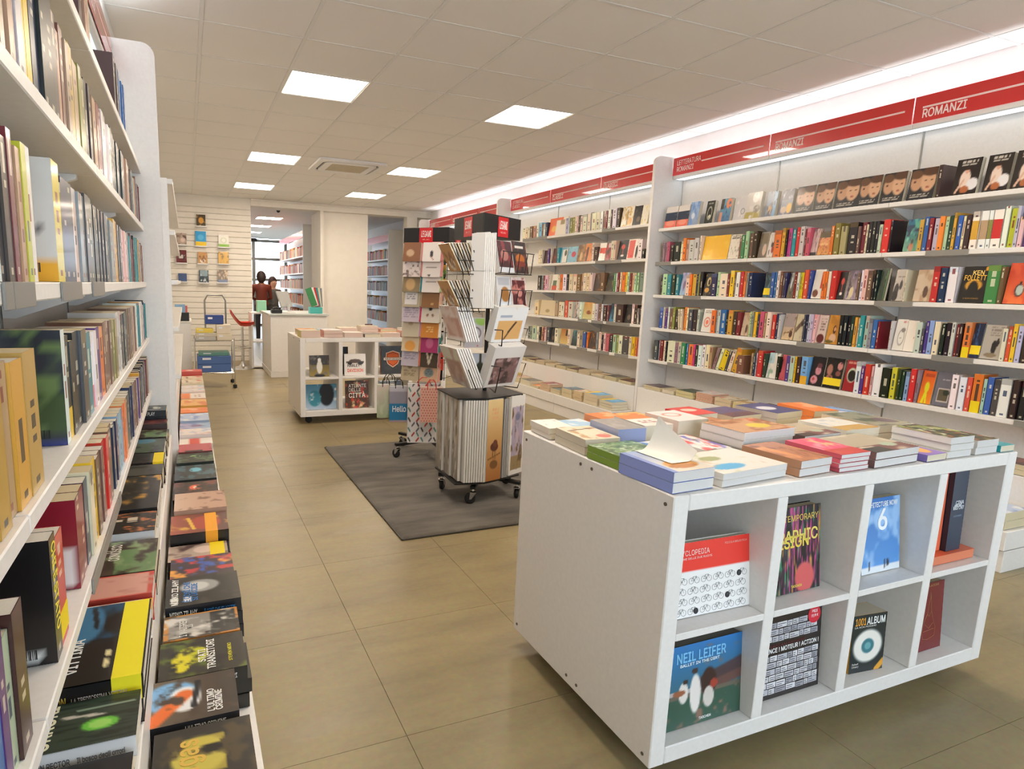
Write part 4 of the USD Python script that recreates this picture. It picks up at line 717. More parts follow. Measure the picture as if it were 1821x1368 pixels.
# piles on the left steps: near edge, far edge, top height, art, copies, spine colour, page colour
def letters(p, items, where, t, h, d):
    g = MB()
    for s, u, v, size, c, w in items:
        if where == 'front': g.text(s, size, (u*d, -.0006, v*h), (1,0,0), (0,0,1), c, .0005, True, w*d)
        elif where == 'up': g.text(s, size, (u*d, -.0006, v*h), (0,0,1), (-1,0,0), c, .0005, True, w*h)
        else: g.text(s, size, (-.0006, t*v, h*u), (0,0,-1), (0,-1,0), c, .0005, True, w*h)
    g.build('lettering', 'lettering', p)
def pile(y0, y1, ztop, zbase, art, n, spine, x1, h, texts={}, desc=None, band=None, hard=False, jitter=.004, rowname='', res=(30, 40)):
    th = (ztop-zbase-.001)/n; d = y1-y0; word = desc or SAYS[art]
    for k in range(n):
        t = th-.0006; top = zbase+.001+th*(k+1)-.0003; j = rng.normal(0, jitter, 2) if k < n-1 else (0, 0)
        pos = 'top copy' if k == n-1 else f"{ordinal(n-k)} copy down"
        p = book(f"{word}, {pos}, {rowname} pile", (x1+float(j[0]), y0+float(np.clip(j[1], -.006, .006)), top), RP, t, h, d*.985, f"{art} pile on the {rowname}", front=art if k == n-1 else C(spine), spine=C(spine), hard=hard, res=res, name='stacked_novel')
        if k == n-1 or 'spine_all' in texts:
            for w in ('front', 'spine', 'up'):
                if w in texts and (k == n-1 or w == 'spine'): letters(p, texts[w], w, t, h, d*.985)
        if band and k == n-1: band_part(p, t, h, d*.985, *band)
OUT, INN = 'outer left step', 'upper left step'
Zo, Zi = .2365, .4965
X1o, X1i = .122, -.122
E8 = 'f0ece4'
pile(.93, 1.20, .33, Zo, 'pastel', 2, 'wh', .135, .235, {'up': [('LA DONNA', .30, .06, .022, '2a2626', .34), ('SPIE', .44, .06, .022, '2a2626', .2)]}, 'white spy novel with brown figures', rowname=OUT)
pile(1.215, 1.44, .375, Zo, 'vargas', 3, '221f1a', .108, .22, {'front': [('Vargas', .05, .56, .05, 'd8b04c', .75), ('FRED', .06, .78, .02, 'd8c890', .3)], 'spine': [('FRED VARGAS', .95, .7, .016, 'd8b04c', .5)]}, rowname=OUT)
pile(1.455, 1.64, .38, Zo, 'ultimo', 4, '17191f', .085, .215, {'front': [("L'ULTIMO", .1, .27, .017, E8, .5), ('CRIMINE', .1, .18, .017, E8, .45)], 'spine': [("L'ULTIMO CRIMINE", .6, .75, .014, E8, .45)]}, rowname=OUT)
pile(1.655, 1.845, .37, Zo, 'transitori', 3, '1c1b17', .122, .235, {'front': [('STATI', .3, .47, .02, E8, .35), ('TRANSITORI', .08, .36, .022, E8, .82), ('STEVEN MERO', .2, .16, .010, 'd8d040', .5)], 'spine': [('STATI TRANSITORI', .62, .72, .014, E8, .5)]}, rowname=OUT)
pile(1.858, 2.01, .365, Zo, 'maigret', 3, 'c8873c', .118, .225, {'front': [('I MAIGRET', .1, .70, .022, 'd8d4cc', .7), ('13', .42, .62, .016, 'd8d4cc', .12)]}, rowname=OUT)
pile(2.03, 2.245, .385, Zo, 'mirko', 3, '151a20', .135, .24, {'front': [('MIRKO ZILAHY', .04, .84, .02, E8, .9), ('È COSÌ CHE', .1, .68, .02, '3c78b8', .7), ('SI UCCIDE', .12, .58, .02, '3c78b8', .6)], 'spine': [('MIRKO ZILAHY', .95, .72, .016, E8, .36), ('È COSÌ CHE SI UCCIDE', .5, .72, .012, '3c8cd0', .42)]}, rowname=OUT)
pile(2.26, 2.45, .37, Zo, 'manyred', 4, '2a2228', .128, .225, rowname=OUT)
pile(2.465, 2.62, .35, Zo, 'wallpale', 3, '3a2c2c', .12, .23, {}, 'brown portrait cover with a yellow sticker', (.012, .07, 'f2d61c'), rowname=OUT)
pile(2.635, 2.86, .395, Zo, 'fantasy', 3, '1a1614', .132, .235, {}, 'red fantasy cover with an orange band', (.045, .095, 'f0a428'), True, rowname=OUT)
pile(2.88, 3.13, .41, Zo, 'desert', 4, 'b08c78', .138, .23, rowname=OUT)
pile(3.15, 3.44, .37, Zo, 'redglow', 3, '1c1a1c', .116, .22, {'spine': [('Bernardini', .5, .8, .02, E8, .35)]}, rowname=OUT)
pile(3.46, 3.75, .375, Zo, 'blueglow', 3, '15222a', .118, .22, {'spine': [('Bernardini', .5, .8, .02, E8, .35)]}, rowname=OUT)
pile(3.77, 3.98, .385, Zo, 'greenglow', 4, '1c2620', .116, .21, rowname=OUT)
pile(4.0, 4.2, .39, Zo, 'rose', 4, '6a3c3c', .114, .2, rowname=OUT)
for k, (a, b, art, sc, zt) in enumerate([(4.22, 4.40, 'redwhite', 'ddd0c8', .38), (4.42, 4.62, 'pastel', 'e8dcd8', .40), (4.64, 4.86, 'lilacblue', 'b8a8c8', .39), (4.88, 5.18, 'coolp', 'a8bcd8', .40), (5.2, 5.42, 'orangeclean', 'e88848', .40),
        (5.45, 5.76, 'warm', 'e0a848', .41), (5.8, 6.08, 'hearts', 'e8c0a0', .41), (6.1, 6.5, 'pastel', 'ecdcd4', .42), (6.55, 7.1, 'creampat', 'eadfc4', .43), (7.15, 7.35, 'redtitle', 'c84838', .47)]):
    m = max(1, int(round((b-a)/.24)))
    for q in range(m):
        w = (b-a)/m; pile(a+w*q, a+w*(q+1)-.008, zt, Zo, art, 4, sc, .126, .21, {}, f"{SAYS[art]}, {ordinal(k+1)} far stack{' but one' if q else ''}", rowname=OUT, res=(10, 12))
pile(.93, 1.15, .57, Zi, 'dark', 2, '2c3034', X1i-.004, .215, {'front': [('HIDDEN', .1, .7, .03, 'c8b060', .8)]}, 'dark grey thriller with a figure', rowname=INN)
pile(1.165, 1.31, .59, Zi, 'bosco', 2, 'd4d2d0', X1i, .225, {'front': [('BOSCO', .03, .82, .03, 'd8d4b0', .8), ('ORRORI', .03, .66, .03, 'e4e0c0', .92), ('DEGLI', .62, .78, .01, 'd8d4b0', .3)], 'spine': [('JOHN RECTOR', .8, .7, .012, '5c5c60', .3), ('Il bosco degli orrori', .45, .7, .011, '6c6c70', .36)]}, rowname=INN)
pile(1.325, 1.665, .615, Zi, 'vittima', 2, '141214', X1i+.004, .23, {'front': [('PATTERSON', .02, .86, .035, 'e8dc50', .8), ('LA TREDICESIMA', .1, .68, .024, 'e8e8e4', .7), ('VITTIMA', .12, .58, .024, 'e8e8e4', .42), ('PERSECUTORE', .55, .88, .014, 'e8dc50', .4)], 'spine': [('PATTERSON', .98, .72, .018, 'd8b84c', .34), ('LA TREDICESIMA VITTIMA', .6, .7, .012, 'd8d4d0', .46)]}, None, (.004, .062, 'f2e21c'), True, rowname=INN)
pile(1.68, 1.745, .575, Zi, 'roundel', 2, 'e8e0d8', X1i+.002, .225, rowname=INN)
pile(1.755, 1.90, .585, Zi, 'pinkborder', 2, 'c84a40', X1i, .225, rowname=INN)
pile(1.915, 2.17, .58, Zi, 'conosco', 2, '3a2c22', X1i, .225, {'front': [('NON', .4, .72, .03, 'e0d8c8', .2), ('TI', .62, .6, .03, 'e0d8c8', .12), ('CONOSCO', .4, .48, .03, 'e0d8c8', .5)]}, rowname=INN)
pile(2.19, 2.39, .60, Zi, 'firecover', 3, 'd8d6d4', X1i-.012, .215, rowname=INN)
pile(2.41, 2.84, .605, Zi, 'bearblack', 3, '12161c', X1i-.012, .22, rowname=INN)
pile(2.86, 3.03, .60, Zi, 'greycity', 3, '2c2a28', X1i-.01, .215, rowname=INN)
pile(3.045, 3.22, .605, Zi, 'dark', 3, '241e1c', X1i-.008, .21, {}, 'dark brown thriller with a yellow sticker', (.004, .05, 'f2d61c'), rowname=INN)
pile(3.235, 3.52, .605, Zi, 'greenland', 3, '2a302a', X1i-.015, .21, rowname=INN)
pile(3.535, 3.72, .61, Zi, 'conosco', 4, '282420', X1i-.012, .21, {}, 'dark cover with a green patch', rowname=INN)
pile(3.735, 3.86, .64, Zi, 'darkred', 4, '3a2420', X1i-.012, .205, rowname=INN)
pile(3.875, 4.045, .69, Zi, 'snake', 5, '161618', X1i-.02, .205, {'spine': [('FAIR PLAY', .7, .75, .02, 'c8c8c4', .4)]}, rowname=INN)

# piles on the right-hand steps, fore-edges to the aisle
def wpile(unit, k, y0, y1, z0, x0, n, t, art, d, pages, rowname):
    for i in range(n):
        j = rng.normal(0, .004, 2)
        book(f"{SAYS[art]}, {'top' if i == n-1 else ordinal(n-i)+' down'} of {ordinal(k+1)} pile, {rowname}, {unit}", (x0+d+float(j[0])*.5, y1-.004, z0+.001+t*(i+1)), RW, t-.0008, y1-y0-.008, d, f"{art} pile {rowname} of the {unit}", front=art if i == n-1 else 'iv', spine='cr', pages=pages, res=(12, 14), name='stacked_book')
CR = ['e6d8b4', 'ded0a8', 'ece2c8', 'e4cfae']
for k, (y0, y1, n, t, art, pg) in enumerate([(4.62, 4.86, 2, .02, 'maroon', 'e6d8b4'), (4.44, 4.6, 1, .035, 'beigeplain', 'ece2c8'), (4.2, 4.42, 2, .03, 'darkgreen', 'e4d8a4'), (3.98, 4.17, 5, .016, 'pastel', 'e8b49c'), (3.78, 3.96, 2, .034, 'creampat', 'e4cfae'), (3.6, 3.76, 2, .032, 'goldplant', 'e6d49c'),
        (3.35, 3.58, 2, .036, 'browndark', 'ded0a8'), (3.13, 3.33, 3, .02, 'redwhite', 'ece2c8'), (2.9, 3.1, 2, .03, 'wallgold', 'e4cfae'), (1.95, 2.18, 2, .028, 'warm', 'e4cfae'), (1.74, 1.93, 2, .03, 'darkred', 'e6d8b4')]):
    wpile('nearest right bookcase', k, y0, y1, .4965, 4.305, n, t, art, .2, pg, 'upper step')
for k, (y0, y1, n, t, art, pg) in enumerate([(1.72, 1.94, 2, .048, 'coolp', 'e6d8b4'), (1.97, 2.2, 3, .03, 'redtitle', 'ece2c8')]):
    wpile('nearest right bookcase', k, y0, y1, .2365, 4.055, n, t, art, .215, pg, 'lower step')
for k, (y0, y1, n, t, art, pg) in enumerate([(5.02, 5.24, 3, .03, 'wallyellow', 'ece2c8'), (5.27, 5.52, 3, .04, 'wallyellow', 'ecdcbc'), (5.55, 5.72, 3, .035, 'creampat', 'e6cda4'), (5.75, 5.95, 2, .05, 'bluefig', 'e8d8b0'), (5.98, 6.18, 2, .03, 'greenland', 'e6d8b4'), (6.21, 6.42, 3, .03, 'redphoto', 'e8c8a8'), (6.45, 6.62, 1, .03, 'orangeclean', 'e6d8b4'), (6.65, 6.9, 2, .032, 'greycity', 'ece2c8'),
        (6.93, 7.15, 2, .035, 'desert', 'e6d8b4'), (7.18, 7.4, 3, .03, 'wallgold', 'ecd08c'), (7.43, 7.65, 3, .03, 'browndark', 'e6c888'), (7.68, 7.9, 4, .03, 'beigeplain', 'e8d8b0'), (7.95, 8.15, 4, .03, 'maroon', 'e4d0a4')]):
    wpile('second right bookcase', k, y0, y1, .2365, 4.06, n, t, art, .2, pg, 'lower step')
for k, (y0, y1, n, t, art, pg) in enumerate([(5.05+.24*q, 5.26+.24*q, 2+q % 2, .03, ('darkred', 'greycity', 'goldplant', 'beigeplain')[q % 4], CR[q % 4]) for q in range(12)]):
    wpile('second right bookcase', k, y0, y1, .4965, 4.305, n, t*.5, art, .2, pg, 'upper step')
p = book('pink picture book with a yellow sun standing on the step by the spinner', (4.33, 7.86, .4975), rot('y', .2) @ RX, .03, .255, .24, front=painter('b:d89a94;e:.5,.55,.34,.3,ecc83c;n:7,8a3c34,.62,150,1,2;r:.3,.1,.7,.25,7a3a34'), res=(24, 28), hard=True, name='picture_book')
# ------------------------------------------------------------------ on and in the big cube table
ZT = .9128
TOP = [  # art, top height, copies, front-left x y, width, depth, turn, spine, label
 ('hills', .975, 2, 1.207, 1.215, .160, .214, 3, '8c9cdc', 'pale blue paperback with orange hill and curling cover, front left'),
 ('watercol', .955, 2, 1.385, 1.212, .29, .20, 5, 'ece6dc', 'wide white paperback with watercolour map, front row'),
 ('rusty', .965, 2, 1.70, 1.215, .155, .205, 4, 'b88868', 'rusty orange patterned paperback, front row'),
 ('pinkfl', .972, 4, 1.872, 1.212, .145, .195, 1, 'd86070', 'pink and red paperback, front row'),
 ('landpink', .967, 2, 2.036, 1.211, .245, .2, 3, '7c5c58', 'maroon and beige photo book, front row'),
 ('purpyel', .938, 1, 2.296, 1.206, .115, .17, 2, '7c6cb4', 'low purple and yellow paperback, front row'),
 ('floral', .988, 3, 2.425, 1.212, .14, .195, 0, 'e8e4dc', 'dark floral cover pile, front row'),
 ('floral', .967, 2, 2.58, 1.21, .135, .23, 0, 'e4e0d8', 'second floral paperback beside the teal one, front right'),
 ('tealplain', .938, 1, 2.726, 1.208, .09, .15, 0, '2ca8b4', 'plain teal paperback at the front right corner'),
 ('greenpat', .957, 2, 1.212, 1.437, .19, .16, 3, '7a9c30', 'green patterned paperback with lime spine, left side'),
 ('branch', .942, 1, 1.42, 1.46, .13, .165, 3, 'dcdce0', 'white paperback with blue butterflies, left centre'),
 ('splash', .947, 1, 1.565, 1.45, .13, .2, 4, 'ece8e4', 'white paperback with red splashes, centre'),
 ('grandma', 1.0, 3, 1.715, 1.435, .265, .18, 3, 'e8e2dc', 'white hardback with orange patchwork cover, centre'),
 ('landpink', .97, 2, 2.0, 1.43, .2, .17, 2, '6c5450', 'brown photo paperback behind the maroon one, centre'),
 ('goldwhite2', .977, 2, 2.215, 1.43, .2, .19, 2, 'e4dccc', 'white and gold paperback, right centre'),
 ('landscape', .977, 2, 2.43, 1.455, .2, .23, -1, 'd8c4a8', 'muted landscape paperback, right centre'),
 ('redor', .947, 1, 2.645, 1.46, .15, .18, 2, 'e05a38', 'red orange paperback, right side'),
 ('creampat', .967, 2, 1.21, 1.615, .142, .19, -2, 'd8cdb8', 'cream paperback with birds, left side'),
 ('greyblue', .987, 1, 1.362, 1.64, .122, .17, -2, 'b4bcdc', 'thick grey paperback with pale blue edges, left'),
 ('hearts', .987, 1, 1.495, 1.66, .13, .18, -1, 'eadfce', 'thick white paperback with an orange top, left centre'),
 ('redoval', .997, 1, 1.642, 1.655, .155, .17, 3, 'ecd8cc', 'thick white paperback with a red oval, centre'),
 ('rusty', .96, 2, 1.815, 1.65, .17, .17, 2, '9a6c50', 'brown patterned paperback behind the patchwork hardback'),
 ('redtitle', .967, 2, 1.9, 1.84, .15, .15, 5, 'd84044', 'red paperback with a pale oval, back row'),
 ('purpledark', .958, 2, 2.075, 1.80, .19, .18, 6, 'c8b49c', 'purple paperback, back row'),
 ('navyblob', .968, 2, 2.29, 1.77, .18, .2, 6, 'c4b8b0', 'navy paperback with a white blob, back row'),
 ('orangeclean', .968, 2, 2.50, 1.76, .14, .2, -6, 'ec8848', 'plain orange paperback, back row'),
 ('skyblue', .95, 1, 2.66, 1.70, .14, .2, 0, 'a8c0e0', 'sky blue paperback, back right corner'),
 ('smallwhite', .957, 2, 1.208, 1.83, .11, .15, -3, 'ece4d8', 'small white paperback, back left corner'),
 ('lightblue', .947, 1, 1.335, 1.835, .13, .15, 4, 'b8d4ec', 'light blue paperback, back left'),
 ('orangeclean', .967, 1, 1.48, 1.855, .12, .135, 3, 'f0a070', 'small orange paperback, back left'),
 ('warm', .96, 2, 1.615, 1.845, .13, .145, 2, 'ecc08c', 'warm orange paperback, back centre'),
 ('greycity', .95, 1, 1.76, 1.84, .125, .14, 0, 'c8beb0', 'grey misty paperback, back centre')]
for art, zt, n, x, y, w, d, a, sp, lab in TOP:
    t = (zt-ZT-.0006)/n; hard = art == 'grandma'
    for k in range(n):
        j = rng.normal(0, .0025, 2) if k < n-1 else np.zeros(2)
        R = rot('z', math.radians(a)) @ RQ
        p = book(lab+(' of table' if k == n-1 else f', {ordinal(n-k)} copy down'), (x+float(j[0]), y+.002+abs(float(j[1])), ZT+.0004+t*(k+1)), R, t-.0006, d-.004, w-.004, lab+' pile', name='table_book', front=art if k == n-1 else 'wh',
                 spine=sp, hard=hard, pages='e8e4e0' if art in ('watercol', 'hills', 'pinkfl', 'landpink', 'floral', 'rusty', 'grandma', 'splash') else ('a9b4dc' if art == 'greyblue' else None), res=(30, 34))
        if art == 'hills' and k == n-1:
            W, D = w-.004, d-.004
            def curl(u, v):
                q = np.clip((u+.9*(1-v)*.0+v*.35-.62)/.73, 0, 1); return np.stack([-.035*q**2, -.001-.11*q**2, -.02*q**2], 1)
            MB().grid((W*.36, -.0006, D*.3), (W*.64, 0, 0), (0, 0, D*.7), 16, 16, 'efe9dc', bend=curl).grid((W*.36, -.0011, D*.3), (W*.64, 0, 0), (0, 0, D*.7), 16, 16, 'f4efe4', bend=curl).build('curling_cover', 'print_matt', p, 'cover curling up at its corner', smooth=True)
# books standing in the cubes: art, x, y, z, thickness, height, width, lean, turn
def stand(lab, x, y, z, t, h, w, lean=.12, turn=0., **k):
    return book(lab, (x, y, z+.002), rot('z', turn) @ rot('x', -lean), t, h, w, None, name='picture_book', **k)
zl, zu = .1365, .4965
IN = ' in the white table'
p = stand('white and red bicycle book, upper left cube'+IN, 1.30, 1.262, zu, .026, .225, .305, .13, -.02, front='cyclo', spine='e8e4e0', back='eceae6', hard=True, res=(40, 40), pages='ddd2bf')
MB().text('CYCLOPEDIA', .016, (.02, -.0006, .186), (1,0,0), (0,0,1), 'f8d8d0', .0005, False, .12).text('ICONE DELLE DUE RUOTE', .006, (.02, -.0006, .174), (1,0,0), (0,0,1), 'f8d8d0', .0005, False, .13).text('PICCOLA BIBLIOTECA', .006, (.2, -.0006, .205), (1,0,0), (0,0,1), 'f4b4a8', .0005, False, .09).build('lettering', 'lettering', p)
g = MB()
for r in range(4):
    for c in range(6):
        bx_, bz = .018+c*.047+(r % 2)*.005, .015+r*.031
        for k in (0, 1):
            m = trimesh.creation.annulus(.0085, .0096, .0004, sections=14); fill = (r, c, k) in ((3, 5, 0), (0, 1, 1), (1, 4, 0))
            if fill: m = trimesh.creation.cylinder(.0095, .0004, sections=14)
            g.mesh(m, '2a2a2a' if fill else '8a8a88', matrix((bx_+.022*k, -.0004, bz), rot('x', math.pi/2)))
        for q0, q1 in (((0, 0), (.007, .012)), ((.007, .012), (.019, .012)), ((.007, .012), (.011, 0)), ((.011, 0), (.019, .013)), ((.019, .013), (.022, 0)), ((0, 0), (.011, 0))):
            g.tube([(bx_+q0[0], -.0004, bz+q0[1]), (bx_+q1[0], -.0004, bz+q1[1])], .0005, '6a6a68', 4)
g.build('bicycle_print', 'lettering', p, kind='stuff')
p = stand('black graphic design book with coloured streaks, second upper cube'+IN, 1.685, 1.262, zu, .04, .282, .25, .12, .02, front='graphic', spine='1c1a1c', hard=True, res=(60, 60), pages='e0d2b4')
MB().text('CONTEMPORARY', .02, (.012, -.0006, .236), (1,0,0), (0,0,1), 'e8c860', .0005, False, .225).text('GRAPHIC', .038, (.01, -.0006, .168), (1,0,0), (0,0,1), 'ecd86c', .0005, True, .225).text('DESIGN', .038, (.012, -.0006, .15), (1,0,0), (0,0,1), 'ecd050', .0005, True, .18).text('TASCHEN', .008, (.11, -.0006, .016), (1,0,0), (0,0,1), 'e8d060', .0005, True, .05).build('lettering', 'lettering', p)
p = stand('sky blue book with a big white 6, third upper cube'+IN, 2.15, 1.27, zu, .034, .265, .205, .13, .0, front='sky6', spine='5c98d8', res=(30, 40))
MB().text('ARCHITECTURE NOW!', .017, (.01, -.0006, .234), (1,0,0), (0,0,1), 'f0f4f8', .0005, True, .18).text('6', .072, (.075, -.0006, .152), (1,0,0), (0,0,1), 'f4f6f8', .0006, True).build('lettering', 'lettering', p)
p = book('orange paperback lying flat in the upper right cube'+IN, (2.47, 1.235, zu+.036), RQ, .034, .2, .26, name='picture_book', front='coral', spine='f08050', pages='f0906c')
p = stand('plain coral book standing behind the navy one, upper right cube'+IN, 2.47, 1.268, zu+.036, .022, .318, .105, .03, .0, front='coral', spine='f07858')
p = stand('narrow navy book with a white title, upper right cube'+IN, 2.578, 1.25, zu+.0363, .03, .315, .085, .03, .0, front='navyplain', spine='14283c', res=(20, 40))
MB().text('CINA', .014, (.022, -.0006, .178), (1,0,0), (0,0,1), 'd8dce4', .0005, True).text('WAS? CHE?', .013, (.01, -.0006, .158), (1,0,0), (0,0,1), 'd8dce4', .0005, True, .066).text('DIZIONARIO', .007, (.018, -.0006, .13), (1,0,0), (0,0,1), '8c9cb4', .0005, False, .05).build('lettering', 'lettering', p)
p = stand('baseball photo book, lower left cube'+IN, 1.262, 1.245, zl, .045, .262, .34, .09, .0, front='baseball', spine='3c3c44', hard=True, res=(70, 60), pages='8c8880')
MB().text('NEIL LEIFER', .03, (.07, -.0006, .208), (1,0,0), (0,0,1), '7cc0ec', .0005, True, .2).text('BALLET IN THE DIRT', .009, (.085, -.0006, .194), (1,0,0), (0,0,1), 'e4f0f8', .0005, True, .16).text('TASCHEN', .008, (.165, -.0006, .012), (1,0,0), (0,0,1), 'f0f0f0', .0005, True, .05).build('lettering', 'lettering', p)
p = stand('black book with rows of white labels, second lower cube'+IN, 1.675, 1.25, zl, .032, .29, .295, .08, .0, front='clapper', spine='241c1c', hard=True, res=(4, 4))
g = MB(); r2 = np.random.default_rng(5)
for z0, nr in ((.016, 6), (.195, 3)):
    for r in range(nr):
        x = .014
        while x < .28:
            ww = min(r2.uniform(.018, .05), .288-x); z = z0+r*.0225+r2.uniform(-.001, .001)
            if ww > .012 and not (z0 > .1 and x+ww > .24 and r > 1):
                g.box((x, -.0006, z), (x+ww-.003, -.0002, z+.019), r2.choice(['d8d8dc', 'b8b8c0', 'c8c8cc', '9c9ca4']))
                for q in range(2): g.box((x+.003, -.0009, z+.004+.007*q), (x+.003+(ww-.009)*r2.uniform(.5, 1), -.0006, z+.006+.007*q), '4a4448')
            x += ww
g.build('label_print', 'lettering', p, kind='stuff')
MB().text('SILENCE ! MOTEUR ! ACTION !', .015, (.01, -.0006, .158), (1,0,0), (0,0,1), 'f0f0f0', .0005, True, .275).text('AMERICAN MOVIES', .009, (.02, -.0006, .176), (1,0,0), (0,0,1), '5c2424', .0005, True, .2).build('lettering', 'lettering', p)
m = trimesh.creation.cylinder(.03, .0008, sections=28); q = MB().mesh(m, 'd8283c', matrix((.258, -.001, .258), rot('x', math.pi/2))).build('round_sticker', 'print_gloss', p, 'red round price seal')
MB().text('PRIX', .010, (.244, -.0016, .265), (1,0,0), (0,0,1), 'fae8e8', .0004, True, .028).text('19,95 €', .009, (.241, -.0016, .25), (1,0,0), (0,0,1), 'fae8e8', .0004, True, .034).build('sticker_lettering', 'lettering', q)
p = stand('thick album book with a white record disc, third lower cube'+IN, 2.125, 1.25, zl, .075, .215, .158, .05, -.1, front='albums', spine='d89a2c', res=(50, 60), pages='ddd2bc')
MB().text('1001', .026, (.01, -.0006, .178), (1,0,0), (0,0,1), 'eca83c', .0005, True, .05).text('ALBUM', .026, (.064, -.0006, .178), (1,0,0), (0,0,1), 'f0f0ec', .0005, True, .085).text('DA NON PERDERE', .006, (.01, -.0006, .168), (1,0,0), (0,0,1), 'd8d8d4', .0005, False, .1).text('Robert', .007, (.012, -.0006, .03), (1,0,0), (0,0,1), 'd8d8d4', .0005, False).text('Dimery', .007, (.012, -.0006, .02), (1,0,0), (0,0,1), 'd8d8d4', .0005, False).build('lettering', 'lettering', p)
p = stand('maroon book with a gilt outline drawing, lower right cube'+IN, 2.49, 1.25, zl, .036, .265, .16, .08, .0, front='maroonplain', spine='5c141a', hard=True, pages='d8c8a8')
g = MB()
for pts in ([(.1, .24), (.1, .21), (.09, .19), (.085, .15), (.06, .12), (.05, .08), (.06, .05), (.1, .045)], [(.1, .24), (.108, .2), (.115, .16), (.13, .12), (.15, .09), (.145, .055), (.1, .045)], [(.085, .15), (.1, .14), (.115, .16)], [(.07, .11), (.1, .09), (.13, .11)], [(.08, .06), (.1, .12), (.12, .06)], [(.06, .08), (.14, .085)]):
    g.tube([(x*.8, -.0004, z*.95) for x, z in pts], .0006, 'b08a5c', 5)
g.build('gilt_drawing', 'lettering', p); MB().text('RIVELAZIONI', .008, (.035, -.0006, .25), (1,0,0), (0,0,1), 'b08a5c', .0005, False, .09).build('lettering', 'lettering', p)

# ------------------------------------------------------------------ on and in the second cube table
IN2 = ' in the middle table'
p = stand('photo book with a white costumed figure, upper left cube'+IN2, 1.17, 6.3, zu, .03, .225, .205, .1, 0, front='figwhite', res=(30, 30))
p = stand('black book behind the motorcycle book'+IN2, 1.51, 6.42, zu, .03, .3, .1, .06, 0, front='bk')
p = stand('white motorcycle book, second upper cube'+IN2, 1.54, 6.3, zu, .026, .235, .235, .08, 0, front='hdwhite', res=(30, 34))
MB().text('HARLEY-', .03, (.03, -.0006, .095), (1,0,0), (0,0,1), '2c2826', .0006, True, .16).text('DAVIDSON', .034, (.03, -.0006, .04), (1,0,0), (0,0,1), 'e8603c', .0006, True, .175).build('lettering', 'lettering', p)
p = stand('black book with an orange shield emblem, third upper cube'+IN2, 1.96, 6.35, zu, .03, .31, .26, .05, 0, front='hdblack', spine='e0702c', hard=True, res=(20, 20))
g = MB(); sh = [(.06, .235), (.14, .26), (.22, .235), (.225, .17), (.2, .11), (.14, .07), (.08, .11), (.055, .17)]
for sc, off, c in ((1.0, .0005, 'd8c8b8'), (.9, .0009, 'd8642c'), (.8, .0013, '3a2a24'), (.74, .0017, 'd8642c')):
    m = trimesh.creation.extrude_polygon(__import__('shapely').Polygon([((x-.14)*sc+.14, (z-.165)*sc+.165) for x, z in sh]), .0004); v = np.array(m.vertices)
    g.add(np.c_[v[:, 0], -off+v[:, 2]*-1, v[:, 1]], np.asarray(m.faces)[:, ::-1], c)
g.box((.03, -.0027, .15), (.25, -.0022, .185), '3a2a24').box((.034, -.0031, .154), (.246, -.0027, .181), 'e8d8cc').text('HARLEY-DAVIDSON', .016, (.044, -.0032, .159), (1,0,0), (0,0,1), '3a2a24', .0005, True, .19)
g.build('shield_emblem', 'lettering', p)
p = stand('blue and black painted art book, lower left cube'+IN2, 1.125, 6.33, zl, .03, .27, .335, .08, 0, front='bluesplash', res=(40, 34))
p = stand('colourful city atlas, second lower cube'+IN2, 1.56, 6.32, zl, .03, .3, .255, .08, 0, front='atlante', res=(40, 44))
MB().text('ATLANTE', .036, (.03, -.0006, .225), (1,0,0), (0,0,1), 'f0ece4', .0006, True, .2).text('DELLE', .036, (.03, -.0006, .18), (1,0,0), (0,0,1), 'f0ece4', .0006, True, .14).text('CITTÀ', .05, (.03, -.0006, .115), (1,0,0), (0,0,1), 'f0ece4', .0006, True, .19).build('lettering', 'lettering', p)
p = stand('dark brown book, third lower cube'+IN2, 1.97, 6.35, zl, .03, .23, .18, .08, 0, front='browndark', res=(20, 20))
for k, (x, w, d, zt, n, art, sp, c2) in enumerate([(1.075, .2, .2, .985, 1, 'goldwhite2', 'e0cc60', 'yellow and white'), (1.31, .2, .2, .99, 2, 'pastel', 'e09080', 'pink edged'), (1.53, .2, .18, .965, 1, 'plainwhite', 'e8e0d8', 'white'), (1.75, .18, .2, .95, 1, 'greycity', '5c5c54', 'thin grey'), (1.95, .2, .19, .96, 1, 'hearts', 'ecd8c8', 'cream and orange'), (2.17, .2, .2, .985, 2, 'redoval', 'e0a898', 'pale red'), (2.4, .2, .2, .97, 2, 'skyblue', 'b8c8e0', 'sky blue'),
        (1.1, .2, .2, .975, 2, 'warm', 'e8c890', 'warm orange'), (1.33, .2, .2, .97, 1, 'lightblue', 'a8c8d0', 'light blue'), (1.56, .2, .2, .99, 2, 'creampat', 'e4d4bc', 'cream'), (1.8, .2, .2, 1.01, 3, 'beigeplain', 'e8d8c0', 'thick beige'), (2.03, .2, .2, .98, 2, 'pinkborder', 'd8a090', 'pink bordered'), (2.3, .2, .2, .985, 2, 'redwhite', 'e8d8d0', 'white and red')]):
    y = 6.262 if k < 7 else 6.60; t = (zt-.9128-.0006)/n
    for q in range(n):
        R = rot('z', .0 if k % 3 else .03) @ RQ
        book(f"{c2} book, {'top' if q == n-1 else ordinal(n-q)+' down'} of the {'front' if k < 7 else 'back'} row on the middle table", (x, y, .9132+t*(q+1)), R, t-.0006, d, w, None, name='table_book', front=art if q == n-1 else sp, spine=sp, pages='ecd2c4' if sp[0] == 'e' else None, res=(14, 14))
p = stand('small dark framed card standing on the middle table', 1.95, 6.95, .9125, .012, .1, .09, .2, 0, front='darkred', res=(10, 10))

